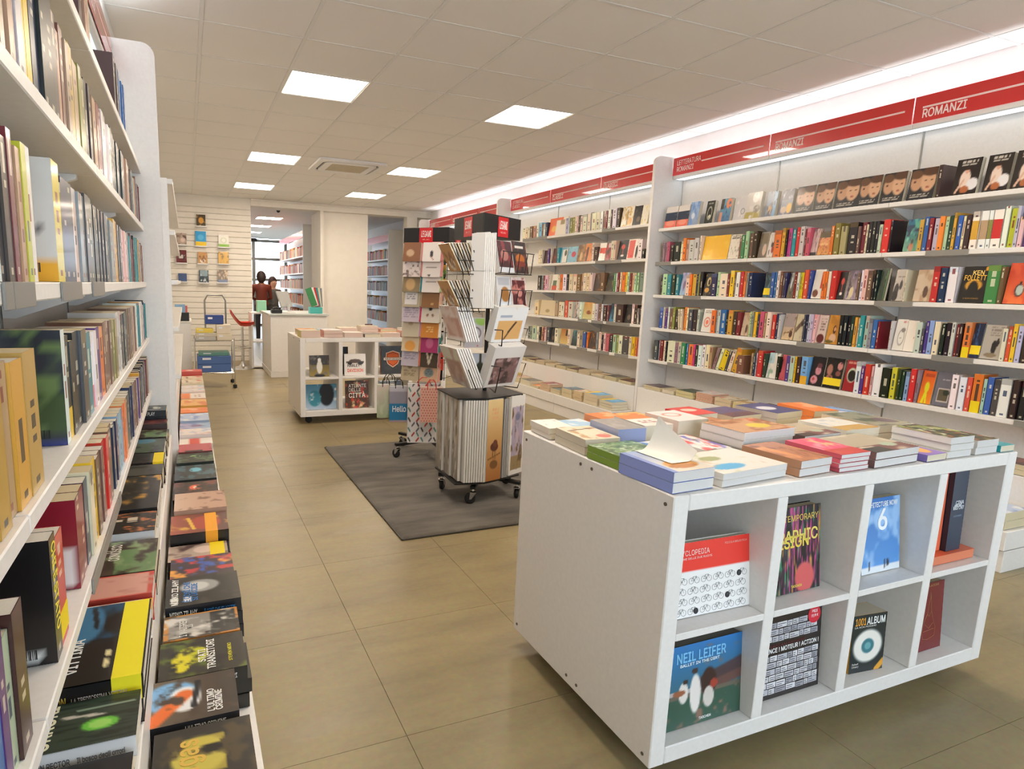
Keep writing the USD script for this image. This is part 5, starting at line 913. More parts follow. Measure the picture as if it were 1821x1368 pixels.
# ------------------------------------------------------------------ card spinners
def caster(par, x, y, z, a):
    w = MB().lathe([(0, -.013), (.03, -.013), (.037, -.008), (.037, .008), (.03, .013), (0, .013)], 'bk', 20); w.v[0] = w.v[0] @ (rot('z', a) @ rot('x', math.pi/2)).T+np.array([x+.02*math.cos(a), y+.02*math.sin(a), z+.0375])
    wheel = w.build('caster', 'rubber', par)
    ex, ey = math.cos(a), math.sin(a); nx, ny = -ey, ex; f = MB()
    for s in (-1, 1):
        o = np.array([x+nx*s*.0165, y+ny*s*.0165, z])
        q = [(-.018, .078), (.022, .078), (.027, .034), (.013, .034)]
        v = np.array([o+np.array([ex*u, ey*u, w_]) for u, w_ in q]+[o+np.array([ex*u+nx*.0022*s, ey*u+ny*.0022*s, w_]) for u, w_ in q])
        f.add(v, [(0,1,2,3), (7,6,5,4), (0,4,5,1), (1,5,6,2), (2,6,7,3), (3,7,4,0)])
    f.lathe([(0, .078), (.024, .078), (.024, .084), (.01, .09), (.008, .108), (0, .108)], None, 14, (x, y, z)); f.build('caster_fork', 'chrome', wheel, 'chrome caster fork')
def spinner(label, cx, cy, z0, turn, n, arm, header, hz):
    t = thing('card_spinner', label, 'display stand', (cx, cy, 0))
    b = MB()
    for k in range(n):
        a = turn+2*math.pi*k/n; R = rot('z', a); m = MB().cbox((0, -.018, z0+.105), (arm, .018, z0+.13), None, .004)
        b.add(m.v[0] @ R.T, m.f[0])
    b.lathe([(0, z0+.1), (.05, z0+.1), (.05, z0+.14), (.03, z0+.15), (0, z0+.15)], None, 20); b.build('base_cross', 'black_metal', t)
    for k in range(n):
        a = turn+2*math.pi*k/n; caster(t, (arm-.025)*math.cos(a), (arm-.025)*math.sin(a), z0, a+2.2+.7*k)
    MB().lathe([(0, z0+.15), (.014, z0+.15), (.014, hz), (0, hz)], None, 14).build('post', 'black_metal', t)
    return t
RUGZ = .0175
# front spinner: three-sided
c2 = np.array([1.92, 3.75, 0.])
s2 = spinner('front card spinner with calendars and cookbooks under a black header', c2[0], c2[1], RUGZ, math.radians(-55), 5, .31, None, 1.78)
K = np.array([1.74, 3.50, 0.]); a2 = math.radians(30); E1 = np.array([math.cos(a2), math.sin(a2), 0]); N1 = np.array([math.sin(a2), -math.cos(a2), 0])
R2 = np.stack([E1, -N1, [0, 0, 1]], 1); R15 = rot('z', math.radians(15))
X_, Y_, Z_ = np.array([1., 0, 0]), np.array([0, 1., 0]), np.array([0, 0, 1.])
SH = __import__('shapely')
def at1(x, y, z): return K+E1*x-N1*y+Z_*z
def prism(t, name, pts, c, z0, z1, m):
    e = trimesh.creation.extrude_polygon(SH.Polygon(pts).buffer(-.004).buffer(.004), z1-z0); v = np.array(e.vertices); v[:, 2] += z0; v[:, :2] -= c[:2]
    return MB().add(v, np.asarray(e.faces)).build(name, m, t)
def logo(hd, o, U, s):
    W = np.cross(U, Z_); q = lambda u, z, w: o+U*u+Z_*z+W*w; h = s/2
    MB().add([q(-h,-h,.0012), q(h,-h,.0012), q(h,h,.0012), q(-h,h,.0012), q(-h,-h,.0002), q(h,-h,.0002), q(h,h,.0002), q(-h,h,.0002)], [(0,1,2,3), (4,7,6,5), (0,4,5,1), (1,5,6,2), (2,6,7,3), (3,7,4,0)], 'd8242c').build('logo_square', 'print_gloss', hd, 'red logo square')
    MB().text('LEGAMI', s*.40, q(-.38*s, -.1*s, .0014), U, Z_, 'f6e8e4', .0008, True, s*.76).text('MILANO', s*.09, q(-.25*s, -.32*s, .0014), U, Z_, 'f0b0a8', .0008, False, s*.5).build('header_lettering', 'lettering', hd)
L2_ = K+np.array([0, .46, 0]); Q2 = K+E1*.46
hd = prism(s2, 'header_box', [K[:2], Q2[:2], L2_[:2]], c2, 1.785, 1.925, 'black_plastic')
for o, U in (((K+Q2)/2, E1), ((K+L2_)/2, -Y_), ((Q2+L2_)/2, (L2_-Q2)/.46)): logo(hd, o-c2+Z_*1.855, U, .125)
def wires(t, name, segs, r=.0028):
    g = MB()
    for sg in segs: g.tube(sg, r, '2a2a2b', 6)
    g.build(name, 'wire', t)
w1 = lambda x, y, z: at1(x, y, z)-c2
wl = lambda x, y, z: np.array([x, y, z])-c2
for z0, z1 in ((1.555, 1.69), (1.325, 1.45)):
    wires(s2, 'wire_pocket', [[w1(x, -.115, z0), w1(x, -.13, z1)] for x in (.04, .14, .24, .34, .42)]+[[w1(.03, -.13, z1), w1(.43, -.13, z1)], [w1(.03, -.115, z0), w1(.43, -.115, z0)], [w1(.03, -.115, z0), [0, 0, z0]], [w1(.43, -.115, z0), [0, 0, z0]]])
    wires(s2, 'wire_pocket', [[wl(x, 3.475, z0-.02), wl(x-.055, 3.475, z1)] for x in (1.60, 1.64, 1.68, 1.72)]+[[wl(1.59, 3.475, z0-.012), wl(1.76, 3.475, z0-.012)], [wl(1.565, 3.475, z0+.07), wl(1.74, 3.475, z0+.07)], [wl(1.59, 3.475, z0-.012), wl(1.59, 3.72, z0-.012)], [wl(1.59, 3.72, z0-.012), [0, 0, z0]]])
wires(s2, 'wire_cradle', [[w1(.02, -.10, 1.2), w1(.02, -.16, 1.2), w1(.03, -.15, 1.1), [0, 0, 1.1]], [w1(.32, -.10, 1.2), w1(.32, -.17, 1.2), w1(.31, -.15, 1.1), [0, 0, 1.1]]], .004)
wires(s2, 'wire_cradle', [[w1(.0, -.1, .97), w1(.0, -.17, .97), w1(.01, -.13, .80), [0, 0, .8]], [w1(.30, -.1, .97), w1(.30, -.18, .97), w1(.29, -.13, .80), [0, 0, .8]], [wl(1.66, 3.48, .94), wl(1.72, 3.48, .81), [0, 0, .8]]], .004)
def card(lab, o, R, w, h, t, art, name='calendar', edge='f0eeea', group=None, res=(20, 24), cat='calendar'):
    p = thing(name, lab, cat, o, R, group)
    m = MB().box((0, .0003, 0), (w, t, h), edge).grid((0, 0, 0), (w, 0, 0), (0, 0, h), *res, ART[art] if art in ART else painter(art))
    m.build('front_sheet', 'print_gloss', p)
    if t > .016:
        g = MB()
        for k in range(int(t/.005)): g.box((.002, .0015+.005*k, h+.0001), (w-.002, .004+.005*k, h+.0016), 'f6f4f0').box((-.0014, .0015+.005*k, .002), (-.0001, .004+.005*k, h-.002), 'e4e2de').box((w+.0001, .0015+.005*k, .002), (w+.0014, .004+.005*k, h-.002), 'e4e2de')
        g.build('page_edges', 'paper', p, kind='stuff')
    return p
SP = ', front spinner'
back = lambda t: R2 @ rot('x', -t)
C1 = 'b:4c2c30;n:5,8c3c40,.5,200;e:.45,.55,.3,.2,c08078;r:0,0,1,.16,d8dce4'; C2 = 'b:2c2628;n:5,6c3c34,.5,201;e:.5,.45,.36,.18,c8702c;r:.2,.8,.8,.86,e8e0d8;e:.5,.3,.4,.1,8c3c30'
card('dark red cookbook calendar, top tier'+SP, at1(.045, -.108, 1.562), back(.2), .17, .20, .02, C1, res=(28, 40))
card('dark cookbook calendar with an orange dish, top tier'+SP, at1(.225, -.108, 1.562), back(.2), .18, .21, .02, C2, res=(28, 40))
C3 = 'b:d8d8dc;r:.1,.75,.9,.95,b8bcc4;e:.55,.45,.34,.26,a8743c;r:0,0,1,.2,dce4ec'; C4 = 'b:ecdcd8;r:.06,.06,.94,.9,5c2830;n:5,c07c74,.5,203;e:.55,.5,.2,.14,d8948c'
card('grey cookbook calendar with a pie, second tier'+SP, at1(.045, -.108, 1.332), back(.14), .165, .205, .022, C3, res=(28, 40))
card('framed pink cookbook calendar, second tier'+SP, at1(.22, -.108, 1.332), back(.14), .185, .205, .022, C4, res=(28, 40))
for z0, nm in ((1.565, 'top'), (1.335, 'second')):
    for k in range(6):
        card(f'thin white calendar edge-on, {ordinal(k+1)} from the corner, {nm} tier'+SP, at1(.02-.0165*k, -.085+.004*k, z0), R2 @ rot('z', math.pi/2), .10, .235-.004*(k % 3), .0125, 'b:e4e2dc;n:4,d0ccc4,.55,%d' % (210+k), group='thin calendars '+nm, res=(4, 6))
    for k in range(8):
        card(f'{("tan","grey","cream","brown")[k % 4]} pocket calendar, {ordinal(k+1)} of the left fan, {nm} tier'+SP, (1.60+.0175*k, 3.68, z0-.004), rot('y', -.42-.012*(7-k)) @ RX, .17, .19, .009, ('walltan', 'greypat', 'creampat', 'browndark', 'pastel')[k % 5], edge=('d8c8a8', 'c8c4bc', 'b0a08c')[k % 3], group='fanned calendars '+nm, res=(10, 12))
W1 = 'b:eceef0;r:.1,.08,.9,.62,e0b070;r:.12,.72,.5,.78,a8b4c8;l:.4,.09,.62,.5,.03,6a4a30;l:.5,.3,.66,.55,.035,4a3424;e:.68,.57,.03,.035,4a3424;n:3,d8a468,.66,220'
W2 = 'b:efecea;r:.1,.08,.9,.72,8c6c6c;n:7,4c3c40,.5,221;n:9,c0a0a0,.56,222;r:0,0,1,.07,efecea;r:0,.73,1,1,efecea;r:.0,0,.1,1,efecea;r:.9,0,1,1,efecea'
fwd = lambda t: R15 @ rot('x', t)
card('large white calendar with a desert statue, third tier'+SP, (1.80, 3.46, 1.115), fwd(.28), .27, .235, .06, W1, res=(44, 44))
card('large white calendar with a stone relief photo, fourth tier'+SP, (1.785, 3.50, .815), fwd(.36), .275, .29, .07, W2, res=(44, 50))
card('calendar with a green leaf wreath between the tiers'+SP, (1.665, 3.56, 1.075), rot('z', -.12) @ rot('x', .1), .125, .19, .03, 'b:c8c0c0;o:.55,.5,.34,.24,5c4c48;e:.85,.95,.4,.2,9cc050;e:.7,.06,.05,.03,d04040', res=(30, 34))
card('calendar with a dark bottle photo, behind the lower tier'+SP, (1.745, 3.60, .83), rot('z', -.1), .11, .2, .02, 'b:b8c0d0;e:.5,.35,.36,.4,2c3428;l:.5,.6,.5,.95,.08,2c3428', res=(20, 30))
for k in range(6):
    card(f'white calendar leaning left, {ordinal(k+1)} sheet, third tier'+SP, (1.655+.0165*k, 3.80, 1.115), rot('y', -.34) @ RX, .29, .235, .011, 'b:e8dcd8;r:.1,.1,.9,.7,c89a90;n:5,d8bcb4,.5,%d' % (230+k), group='left side calendars upper', res=(14, 14))
for k in range(6):
    card(f'white calendar leaning left, {ordinal(k+1)} sheet, fourth tier'+SP, (1.70+.0175*k, 3.80, .81), rot('y', -.42) @ RX, .29, .285, .0115, 'b:dcdcd0;r:.1,.1,.9,.7,b08c84;n:5,c8b0a8,.5,%d' % (240+k), group='left side calendars lower', res=(14, 14))
TR = [(1.60, 3.5), (1.80, 3.46), (2.12, 3.56), (2.12, 3.9), (1.62, 3.9)]
prism(s2, 'lower_tray', TR, c2, .742, .752, 'black_metal'); prism(s2, 'bottom_tray', TR, c2, .168, .178, 'black_metal')
for k in range(9):
    card(f'tall slim calendar edge-on, {ordinal(k+1)} from the gold one'+SP, (1.80-.0165*k, 3.462+.003*k, .182), rot('z', math.radians(97)), .2, .555, .0125, 'b:dedcd8;n:3,cac6c0,.55,%d' % (250+k), edge='dcdad4', group='tall slim calendars', res=(4, 8))
card('tall gold calendar with a red tree over water'+SP, (1.806, 3.462, .182), R15, .135, .555, .02, 'g:b07038,f0d498;e:.5,.42,.28,.06,5c2c20;e:.56,.46,.16,.05,6c3828;l:.4,.4,.42,.28,.02,4c3424;l:.52,.4,.52,.28,.02,4c3424;l:.6,.4,.6,.28,.02,4c3424;l:.1,.27,.9,.33,.012,8c6030;e:.5,.2,.28,.06,7c5430;t:.3,.74,.7,.9,3,e8b07c', res=(40, 90))
for k in range(3): card(f'grey backed tall calendar, {ordinal(k+1)} right of the gold one'+SP, (1.965+.0165*k, 3.51+.005*k, .182), R15 @ rot('z', math.pi/2), .15, .55, .012, 'b:b8b8b8', edge='a8a6a4', group='grey backed calendars', res=(2, 2))
card('tall lilac calendar with a dreamcatcher and reeds'+SP, (2.01, 3.515, .19), rot('z', .4), .15, .555, .014, 'b:efebe6;r:.1,.06,.9,.86,b4a8c0;n:4,c8b0bc,.5,260;r:.1,.06,.9,.24,a08860;n:9,6c5838,.56,261;e:.5,.74,.2,.06,7c7c98;o:.5,.72,.26,.08,9c9cb4;r:0,.0,1,.05,efebe6;r:0,0,.08,1,efebe6;r:.92,0,1,1,efebe6;r:0,.87,1,1,efebe6;l:.35,.6,.4,.55,.02,4c3c4c', res=(36, 90))
for k in range(3): card(f'tall photo calendar facing left, {ordinal(k+1)} from the near corner'+SP, (1.63-.004*k, 3.63+.13*k, .19), rot('z', -math.pi/2-.08), .12, .55, .018, ('g:8c8478,b8b0a4;n:5,6c645c,.5,%d;n:6,d8d4cc,.58,%d' % (270+k, 280+k)), group='left side tall calendars', edge='e4e0d8', res=(12, 50))

# back spinner
s1 = spinner('back card spinner with greeting cards under a wide black header', 1.945, 4.80, RUGZ, math.radians(-95), 5, .36, None, 1.80)
R1 = rot('z', -math.pi/4); c1 = np.array([1.945, 4.80, 0.])
def loc1(x, y, z): return R1 @ np.array([x, y, 0])+np.array([0, 0, z])
m = MB().cbox((-.2, -.2, 1.805), (.2, .2, 1.93), None, .003); hd = MB().add(m.v[0] @ R1.T, m.f[0]).build('header_box', 'black_plastic', s1)
logo(hd, loc1(0, -.2, 1.868), R1 @ X_, .118); logo(hd, loc1(.2, 0, 1.868), R1 @ Y_, .118)
m = MB().cbox((-.07, -.07, .72), (.07, .07, 1.80), None, .004); MB().add(m.v[0] @ R1.T, m.f[0]).build('core_panel', 'black_plastic', s1)
m = MB().cbox((.10, -.185, .70), (.165, -.165, 1.76), None, .003); MB().add(m.v[0] @ R1.T, m.f[0]).build('side_rail', 'black_plastic', s1)
wires(s1, 'wire_frame', [[loc1(x, y, .7), loc1(x, y, 1.8)] for x in (-.185, .185) for y in (-.185, .185)]+[[loc1(-.185, -.185, z), loc1(.185, -.185, z)] for z in np.arange(.72, 1.7, .125)]+[[loc1(.185, -.185, z), loc1(.185, .185, z)] for z in np.arange(.72, 1.7, .125)])
SB = ', back card spinner'
GC = [('e8a8a0', 'b:8c6044;e:.4,.45,.25,.2,c8a888', 'brown card with pink envelope'), ('e89a94', 'b:ece6e2;e:.5,.4,.09,.2,3c3c40;l:.5,.25,.6,.1,.03,a04040', 'white card with a penguin'), ('e0a09c', 'b:d8ccc8;n:7,6c5c58,.56,300', 'white card with small figures'), ('eca8a8', 'b:e4dcd8;l:.2,.5,.8,.5,.03,8c8480;e:.4,.1,.08,.06,3c3c3c', 'white card with bunting'),
      ('3c94a0', 'b:8c7a5c;e:.45,.4,.3,.34,c8a474', 'teal card with golden figures'), ('c0d89c', 'b:e4dcd8;l:.2,.55,.8,.55,.03,8c8480', 'white card with lime envelope'), ('a89a80', 'b:b0a48c;r:.15,.15,.85,.85,dcd8d8;t:.25,.4,.75,.7,3,8c8c94', 'taupe card with pale label'), ('e8b8a0', 'b:8c6440;e:.6,.2,.1,.08,c8a070', 'plain brown card'),
      ('d84c74', 'b:c8bcc8;t:.1,.2,.9,.85,6,9c90a4', 'lilac card with small print'), ('d0c8b4', 'b:d8d0c4;e:.5,.75,.12,.12,2c2c2c;e:.35,.4,.08,.08,8c6050;e:.65,.4,.08,.08,8c6050', 'cream card with dark motifs'), ('c894a8', 'b:c8bca4;e:.5,.7,.15,.1,a89478', 'beige card with mauve envelope'), ('f0ece4', 'b:d0883c;t:.3,.25,.7,.6,3,e8c888', 'orange card with gold letters'),
      ('d89468', 'b:d8c4a4;e:.5,.3,.34,.3,e0a050', 'card with an orange egg'), ('4c8c84', 'b:a8386c;e:.5,.5,.24,.3,c86890', 'magenta card with teal envelope'), ('e0785c', 'b:c0b8c4;t:.15,.3,.85,.7,4,9890a4', 'lilac card with coral envelope'), ('c87870', 'b:4c4034;l:.3,1,.5,.2,.06,d8ccb8;l:.7,1,.5,.2,.06,d8ccb8', 'brown card with white ribbon'),
      ('a89478', 'b:bcac90;e:.5,.75,.15,.12,8c7c68;t:.15,.2,.85,.6,5,98886c', 'kraft card at the bottom'), ('e8b098', 'b:d8b494;e:.5,.5,.3,.26,7c8c8c;t:.3,.4,.7,.7,3,5c6c74', 'peach card with grey lettering')]
for k, (env, art, lab) in enumerate(GC):
    r, c = divmod(k, 2); z = 1.66-.122*r; x = -.19+.175*c
    p = card(f'{lab}, {ordinal(r+1)} row {"left" if c == 0 else "right"} column'+SB, c1+loc1(x, -.232-.002*c, z), R1 @ rot('x', -.16), .155, .155, .008, art, 'greeting_card', 'f0ece6', 'greeting cards on the back spinner', (18, 18), 'greeting card')
    MB().box((.012, .0085, .008), (.172, .024, .163), env).build('envelope', 'print_matt', p, 'coloured envelope behind the card')
for k in range(9):
    art = ['g:2c3c24,d8a838;r:0,.3,1,.6,5c8c3c', 'g:2c3c24,d8a838;r:0,.3,1,.6,5c8c3c', 'g:2c3c24,d8a838;r:0,.3,1,.6,5c8c3c', 'b:dcd0c4;r:.2,.3,.8,.75,9c7c74', 'b:dcd0c4;r:.2,.3,.8,.75,9c7c74', 'b:dcd0c4;e:.5,.5,.42,.4,4c4c4c', 'b:d8d0c8;e:.5,.5,.42,.4,4c4c4c', 'b:d84c3c;e:.5,.4,.3,.2,f0a890', 'b:d84c3c;e:.5,.4,.3,.2,f0a890'][k]
    w = ['green and yellow', 'green and yellow', 'green and yellow', 'cream', 'cream', 'black oval', 'black oval', 'red', 'red'][k]
    card(f'small {w} notelet, {ordinal(k+1)} down the side rail'+SB, c1+loc1(.085, -.195, 1.65-.108*k), R1 @ rot('x', -.05), .095, .095, .006, art, 'notelet', 'e8e4dc', 'notelets down the side rail', (10, 10), 'greeting card')
# paper gift bags back card spinner
def bag(lab, o, R, w, h, dpt, art, handle, res=(24, 30)):
    p = thing('gift_bag', lab, 'paper bag', o, R, 'gift bags on the back spinner'); f = painter(art)
    m = MB().grid((0, 0, 0), (w, 0, 0), (0, 0, h), *res, f).grid((0, dpt, 0), (0, -dpt, 0), (0, 0, h), 6, 24, f).grid((w, 0, 0), (0, dpt, 0), (0, 0, h), 6, 24, f).grid((w, dpt, 0), (-w, 0, 0), (0, 0, h), 8, 10, f).grid((0, dpt, 0), (w, 0, 0), (0, -dpt, 0), 1, 1, 'lg').grid((0, .002, h-.004), (w, 0, 0), (0, dpt-.004, 0), 1, 1, 'lg')
    m.build('bag_body', 'print_matt', p)
    for y in (.0, dpt): MB().tube([(w*.3, y, h-.02), (w*.32, y, h+.03), (w*.42, y, h+.055), (w*.58, y, h+.055), (w*.68, y, h+.03), (w*.7, y, h-.02)], .0035, handle, 6).build('handle', 'paint', p)
    return p
bag('grey and lilac paper bag with black handles, far left, back card spinner', c1+loc1(-.42, -.16, .31), R1 @ rot('z', .9), .2, .33, .05, 'b:a8b0b4;n:4,8090a0,.5,310;r:0,0,1,.15,b8a0a8', 'bk')
bag('pale green and pink paper bag with black handles, back card spinner', c1+loc1(-.40, -.25, .335), R1 @ rot('z', .55), .15, .29, .05, 'g:b8c898,ecd0c8;n:4,d8d8b8,.5,311', 'bk')
p = bag('blue and grey paper bag with white lettering, back card spinner', c1+loc1(-.26, -.29, .32), R1 @ rot('z', .55), .16, .31, .05, 'b:9c98a4;r:0,.05,1,.5,2480b0;r:0,.0,1,.05,b8a0a8;r:0,.85,1,1,c8c4cc', 'bk')
MB().text('Hello', .05, (.02, -.0006, .09), (1,0,0), (0,0,1), 'f0f0f0', .0006, True, .12).build('lettering', 'lettering', p)
ST = ';'.join('l:%.2f,%.2f,%.2f,%.2f,.022,%s' % (x+(.06 if r % 2 else 0), y, x+(.06 if r % 2 else 0)+(.07 if (r+i) % 2 else -.05), y+.05, ('3c3c40', 'c04a40', '5c8c7c', '6c6c74')[(r+i) % 4]) for r, y in enumerate(np.arange(.03, .97, .085)) for i, x in enumerate(np.arange(.08, .95, .2)))
bag('tall white paper bag with coloured dashes, back card spinner', c1+loc1(-.085, -.30, .165), R1 @ rot('z', .5), .27, .50, .08, 'b:ece8e4;'+ST, 'rd', (60, 110))
DT = ';'.join('e:%.3f,%.3f,.025,.018,c04c48' % (x+(.06 if r % 2 else 0), y) for r, y in enumerate(np.arange(.04, 1, .075)) for x in np.arange(.06, 1, .12))
bag('pink spotted paper bag with red handles, back card spinner', c1+loc1(.06, -.37, .37), R1 @ rot('z', .45), .18, .29, .06, 'b:f0b8a4;'+DT, 'rd', (60, 90))
# ------------------------------------------------------------------ the far end of the shop
for k, (x0, x1, z0, z1, art) in enumerate([(.21, .36, 2.44, 2.645, 'wallorange'), (-.13, .03, 2.1, 2.305, 'wallpale'), (.18, .36, 2.09, 2.355, 'wallyellow'), (.57, .75, 2.09, 2.315, 'wallgreen'), (-.15, .02, 1.78, 2.01, 'wallred'), (.21, .37, 1.78, 1.99, 'walltan'), (.56, .74, 1.79, 2.01, 'wallgold'), (-.13, .01, 1.45, 1.6, 'wallnavy'), (.22, .38, 1.44, 1.67, 'wallteal'), (.54, .71, 1.45, 1.68, 'wallmix')]):
    t = thing('wall_ledge', f'small white ledge on the slatted wall holding the {SAYS[art]}', 'shelf')
    MB().box((x0-.02, YB-.075, z0-.012), (x1+.02, YB-.001, z0-.002)).box((x0-.02, YB-.079, z0-.012), (x1+.02, YB-.0755, z0+.008)).build('ledge', 'metal_white', t)
    book(f'{SAYS[art]} on a ledge of the slatted wall', (x0, YB-.06, z0), rot('x', -.1), .018, z1-z0, x1-x0, 'books on the slatted wall', name='display_book', front=art, res=(16, 18))
t = thing('bar_stool', 'red moulded bar stool on a chrome trumpet base', 'stool', (.86, 10.85, 0))
MB().lathe([(0, 0), (.21, 0), (.2, .015), (.08, .04), (.035, .09), (.028, .12), (.028, .4), (.02, .41), (.02, .715), (0, .715)], None, 28).build('base', 'chrome', t)
MB().tube([(.14*math.cos(a), -.06+.14*math.sin(a), .36) for a in np.linspace(0, 2*math.pi, 25)], .008, None, 8).build('foot_ring', 'chrome', t)
def seat(u, v):
    a = (u-.5)*2; r = (v-.5)*2; return np.stack([.19*a, .17*r, .05*a*a+.06*r*r+.19*np.clip(-a-.1, 0, 1)**1.3-.03*np.clip(a, 0, 1)], 1)
MB().grid((0, 0, .74), (0, 0, 0), (0, 0, 0), 20, 16, 'rd', bend=seat).grid((0, 0, .725), (0, 0, 0), (0, 0, 0), 20, 16, 'rd', bend=seat).build('seat', 'stool_red', t, smooth=True)
t = thing('book_trolley', 'chrome wire trolley stacked with books in front of the slatted wall', 'trolley', (.07, 8.75, 0))
for x in (0, .51):
    for y in (0, .5): MB().tube([(x, y, .06), (x, y, .70)], .011).build('leg', 'chrome', t); MB().lathe([(0, 0), (.028, .01), (.028, .05), (0, .06)], 'bk', 12, (x, y, 0)).build('caster', 'rubber', t)
for z in (.22, .66):
    sh = MB()
    for k in range(9): sh.tube([(0, .0625*k, z), (.51, .0625*k, z)], .004)
    for x in (0, .51): sh.tube([(x, 0, z), (x, .5, z)], .007)
    sh.build('wire_shelf', 'chrome', t)
MB().tube([(.16, .5, .70), (.16, .5, 1.2), (.2, .5, 1.27), (.4, .5, 1.27), (.44, .5, 1.2), (.44, .5, .70)], .012).build('push_handle', 'grey_steel', t)
for k, (x, y, z, w, d, h, c, l) in enumerate([(.1, 8.8, .228, .44, .36, .11, '4a68a0', 'lower blue carton'), (.1, 8.8, .34, .44, .36, .11, '4a68a0', 'upper blue carton'), (.12, 8.82, .452, .4, .3, .05, '5c8c80', 'flat teal carton'), (.09, 8.78, .668, .26, .3, .05, 'b8b4ac', 'grey book parcel'), (.36, 8.78, .668, .2, .3, .09, 'd8ccb4', 'cream book parcel'), (.09, 8.78, .72, .27, .3, .05, 'c8beac', 'beige book parcel'), (.1, 8.8, .772, .22, .26, .05, 'e0c850', 'yellow topped book parcel'), (.36, 8.8, .76, .19, .28, .12, 'd8ccb8', 'tall cream book parcel'), (.22, 8.9, .885, .24, .2, .12, '2c4488', 'dark blue box')]):
    o = thing('parcel', f'{l} on the chrome trolley', 'box', (x, y, z)); MB().cbox((0, 0, 0), (w, d, h), c, .004).build('box_body', 'paint', o); MB().box((w*.15, -.001, h*.55), (w*.4, -.0002, h*.8), 'e4e4e8').build('paper_label', 'lettering', o)
t = thing('counter', 'white panelled sales counter with a grey top', 'counter', (1.18, 9.65, 0))
MB().cbox((0, 0, 0), (.9, 1.2, .09)).build('plinth', 'laminate', t); MB().cbox((.01, .01, .092), (.89, 1.19, .97)).build('body', 'laminate', t); MB().cbox((-.02, -.02, .972), (.92, 1.22, 1.0), 'c8ccc8').build('counter_top', 'paint', t)
t = thing('telephone', 'black desk telephone on the counter', 'telephone', (1.22, 9.72, 1.0005)); MB().cbox((0, 0, 0), (.16, .18, .06), 'bk', .01).build('base', 'black_plastic', t); MB().tube([(.02, .03, .075), (.08, .03, .09), (.14, .03, .075)], .018).build('handset', 'black_plastic', t)
t = thing('monitor', 'grey tilted till screen on a curved stand on the counter', 'monitor', (1.5, 9.85, 1.0005)); MB().lathe([(0, 0), (.11, 0), (.1, .015), (.02, .03), (.02, .14), (0, .14)], 'lg', 20).build('stand', 'paint', t); m = MB().cbox((-.17, -.015, .1), (.17, .015, .36), 'b8b8b4', .006); MB().add(m.v[0] @ (rot('z', .9) @ rot('x', -.35)).T, m.f[0], 'b8b8b4').build('screen', 'paint', t)
t = thing('leaflet_holder', 'turquoise box of upright leaflets at the end of the counter', 'holder', (1.82, 9.75, 1.0005)); MB().cbox((0, 0, 0), (.2, .16, .1), '4ab0a8', .004).build('box_body', 'paint', t)
for k in range(6): m = MB().box((0, 0, 0), (.1, .003, .3), ('gn', 'wh', 'rd', 'te', 'cr', 'gy')[k]); MB().add(m.v[0] @ rot('y', -.35+.06*k).T+[.03+.02*k, .03+.02*k, .102], m.f[0], ('gn', 'wh', 'rd', 'te', 'cr', 'gy')[k]).build('leaflet', 'print_matt', t)
t = thing('back_desk', 'white open desk unit against the end of the slatted wall', 'desk', (1.0, 10.75, 0))
for x in (0, .34): MB().cbox((x, 0, 0), (x+.03, .5, .96)).build('side_panel', 'laminate', t)
for z in (.02, .45, .94): MB().cbox((.031, 0, z), (.339, .5, z+.025)).build('shelf', 'laminate', t)
t = thing('file_box', 'pale green upright file box on the back desk', 'box', (1.12, 10.9, .9655)); MB().cbox((0, 0, 0), (.16, .2, .2), '94ccac', .004).build('box_body', 'paint', t)
t = thing('low_cabinet', 'low white cabinet behind the chrome trolley', 'cabinet', (-.36, 9.5, 0)); MB().cbox((0, 0, 0), (.4, .9, .86)).build('body', 'laminate', t); MB().cbox((-.0, -.01, .862), (.41, .91, .885)).build('cabinet_top', 'laminate', t)
t = thing('leaflet_box', 'black box of coloured leaflets on the low cabinet', 'box', (-.2, 9.55, .8855)); MB().cbox((0, 0, 0), (.22, .18, .12), 'bk', .004).build('box_body', 'paint', t); MB().box((.03, .05, .121), (.17, .06, .24), '8cb4d8').box((.06, .08, .121), (.2, .09, .22), 'd87068').build('leaflets', 'print_matt', t)
# shelves in the far rooms with books too small to pick apart
for nm, X, y0, y1, zs in (('far bookcase seen through the passage', 2.45, 13.3, 17.8, (2.1, 1.72, 1.36, 1.0, .64)), ('far bookcase in the alcove past the column', 4.35, 13.3, 16.0, (2.1, 1.72, 1.36, 1.0, .64))):
    t = thing('bookcase', 'white '+nm, 'bookcase')
    MB().cbox((X-.12, y0-.05, 0), (X+.32, y0-.012, 2.72)).build('end_panel', 'laminate', t); MB().box((X+.3, y0, 0), (X+.33, y1, 2.6)).build('back_panel', 'laminate', t)
    g = MB()
    for z in zs:
        MB().cbox((X, y0, z-.03), (X+.298, y1, z)).build('shelf', 'laminate', t); y = y0+.02
        while y < y1-.05:
            w = rng.uniform(.02, .05); c = rng.choice(['rd', 'or', 'cr', 'br', 'wh', 'mu', 'tn', 'dr', 'gy', 'te', 'pk']); g.box((X+.02, y, z+.0005), (X+.16, y+w-.002, z+rng.uniform(.18, .24)), c); y += w
    o = thing('far_books', f'rows of small coloured books on the {nm}', 'books', kind='stuff'); g.build('far_book_rows', 'print_matt', o, kind='stuff')
    MB().box((X+.02, y0, 2.5), (X+.03, y1, 2.66), 'd62a2b').build('sign_board', 'print_gloss', t)
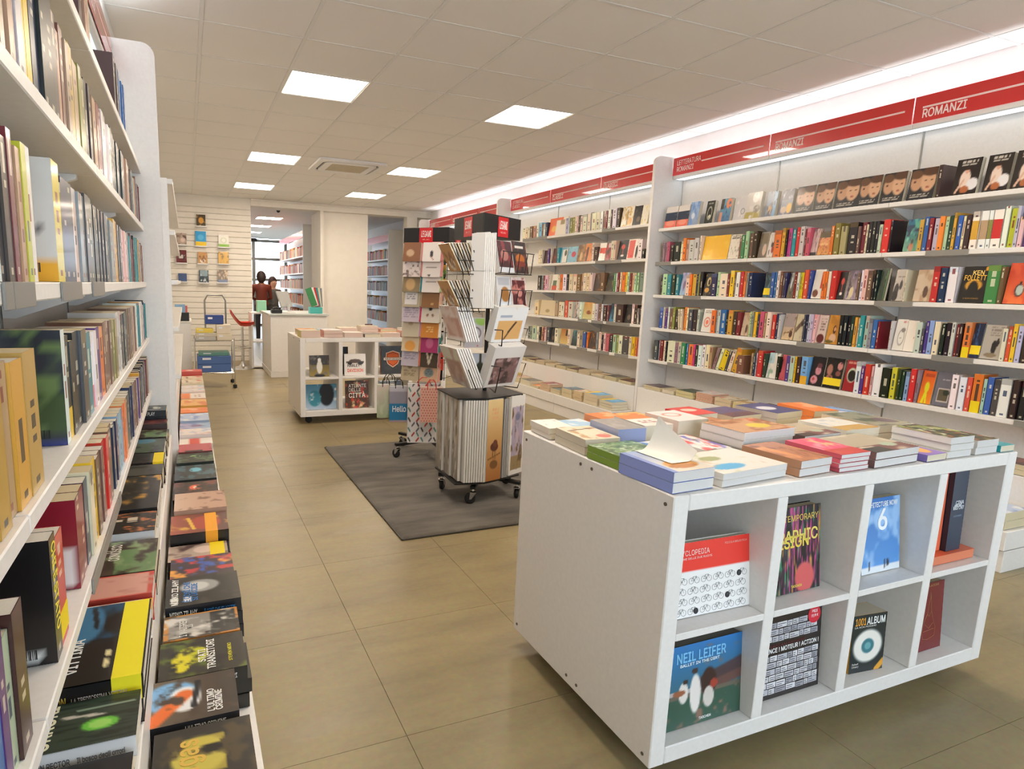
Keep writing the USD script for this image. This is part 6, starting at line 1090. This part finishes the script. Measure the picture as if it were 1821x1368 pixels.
# two people at the end of the passage
def person(label, x, y, top, hair, face, seated=.0, rz=0.):
    t = thing('person', label, 'person', (x, y, 0), rot('z', rz)); s = -seated
    J = [((-.1, 0, .05), .05), ((-.1, 0, .48), .06), ((-.09, 0, .9), .09), ((.1, 0, .05), .05), ((.1, 0, .48), .06), ((.09, 0, .9), .09), ((0, 0, 1.05), .14), ((0, 0, 1.32), .15), ((-.19, 0, 1.38), .06), ((.19, 0, 1.38), .06), ((-.24, -.06, 1.1), .045), ((.24, -.06, 1.1), .045), ((-.14, -.24, 1.05), .035), ((.14, -.24, 1.05), .035), ((0, 0, 1.46), .055), ((0, -.01, 1.6), .1), ((-.1, -.08, .03), .035), ((.1, -.08, .03), .035)]
    def sph(i): (p, r) = J[i]; return Manifold.sphere(r, 20).translate([p[0], p[1], max(p[2]+s, r*.9)])
    out = Manifold()
    for i, j in ((0,1), (1,2), (3,4), (4,5), (2,6), (5,6), (6,7), (7,8), (7,9), (8,10), (9,11), (10,12), (11,13), (7,14), (14,15), (0,16), (3,17)): out += Manifold.batch_hull([sph(i), sph(j)])
    mm = out.refine_to_length(.03).to_mesh(); v = np.array(mm.vert_properties[:, :3]); f = np.array(mm.tri_verts); tm = trimesh.Trimesh(v, f, process=True); trimesh.smoothing.filter_taubin(tm, iterations=6)
    v = np.array(tm.vertices); c = np.where((v[:, 2:] > 1.44+s), C('d8a88c'), np.where(v[:, 2:] > .92+s, C(top), C('2c2c34')))
    b = MB(); b.v.append(v); b.f.append(np.asarray(tm.faces)); b.c.append(c); b.n = len(v); b.build('body', 'print_matt', t)
    h = trimesh.creation.icosphere(3, .118); hv = np.array(h.vertices); hv = hv*[1, 1, 1.25]; hv[:, 2] -= .06*np.clip(hv[:, 1]*8, 0, 1); hv = hv+np.array([0, .025, 1.63+s]); MB().add(hv, h.faces, hair).build('hair', 'print_matt', t)
    for sx in (-.035, .035): MB().mesh(trimesh.creation.icosphere(2, .011), 'f0ece8', matrix((sx, -.103, 1.615+s))).build('eye', 'paint', t)
    return t
person('person with long dark hair in a rust red top, seen from behind', 1.78, 16.2, '7c3424', '2c1c18', 'sk', 0., math.pi)
person('person in a grey top bending over, right of the one in red', 2.12, 16.6, '6c6c68', '3c2420', 'sk', .12, .4)
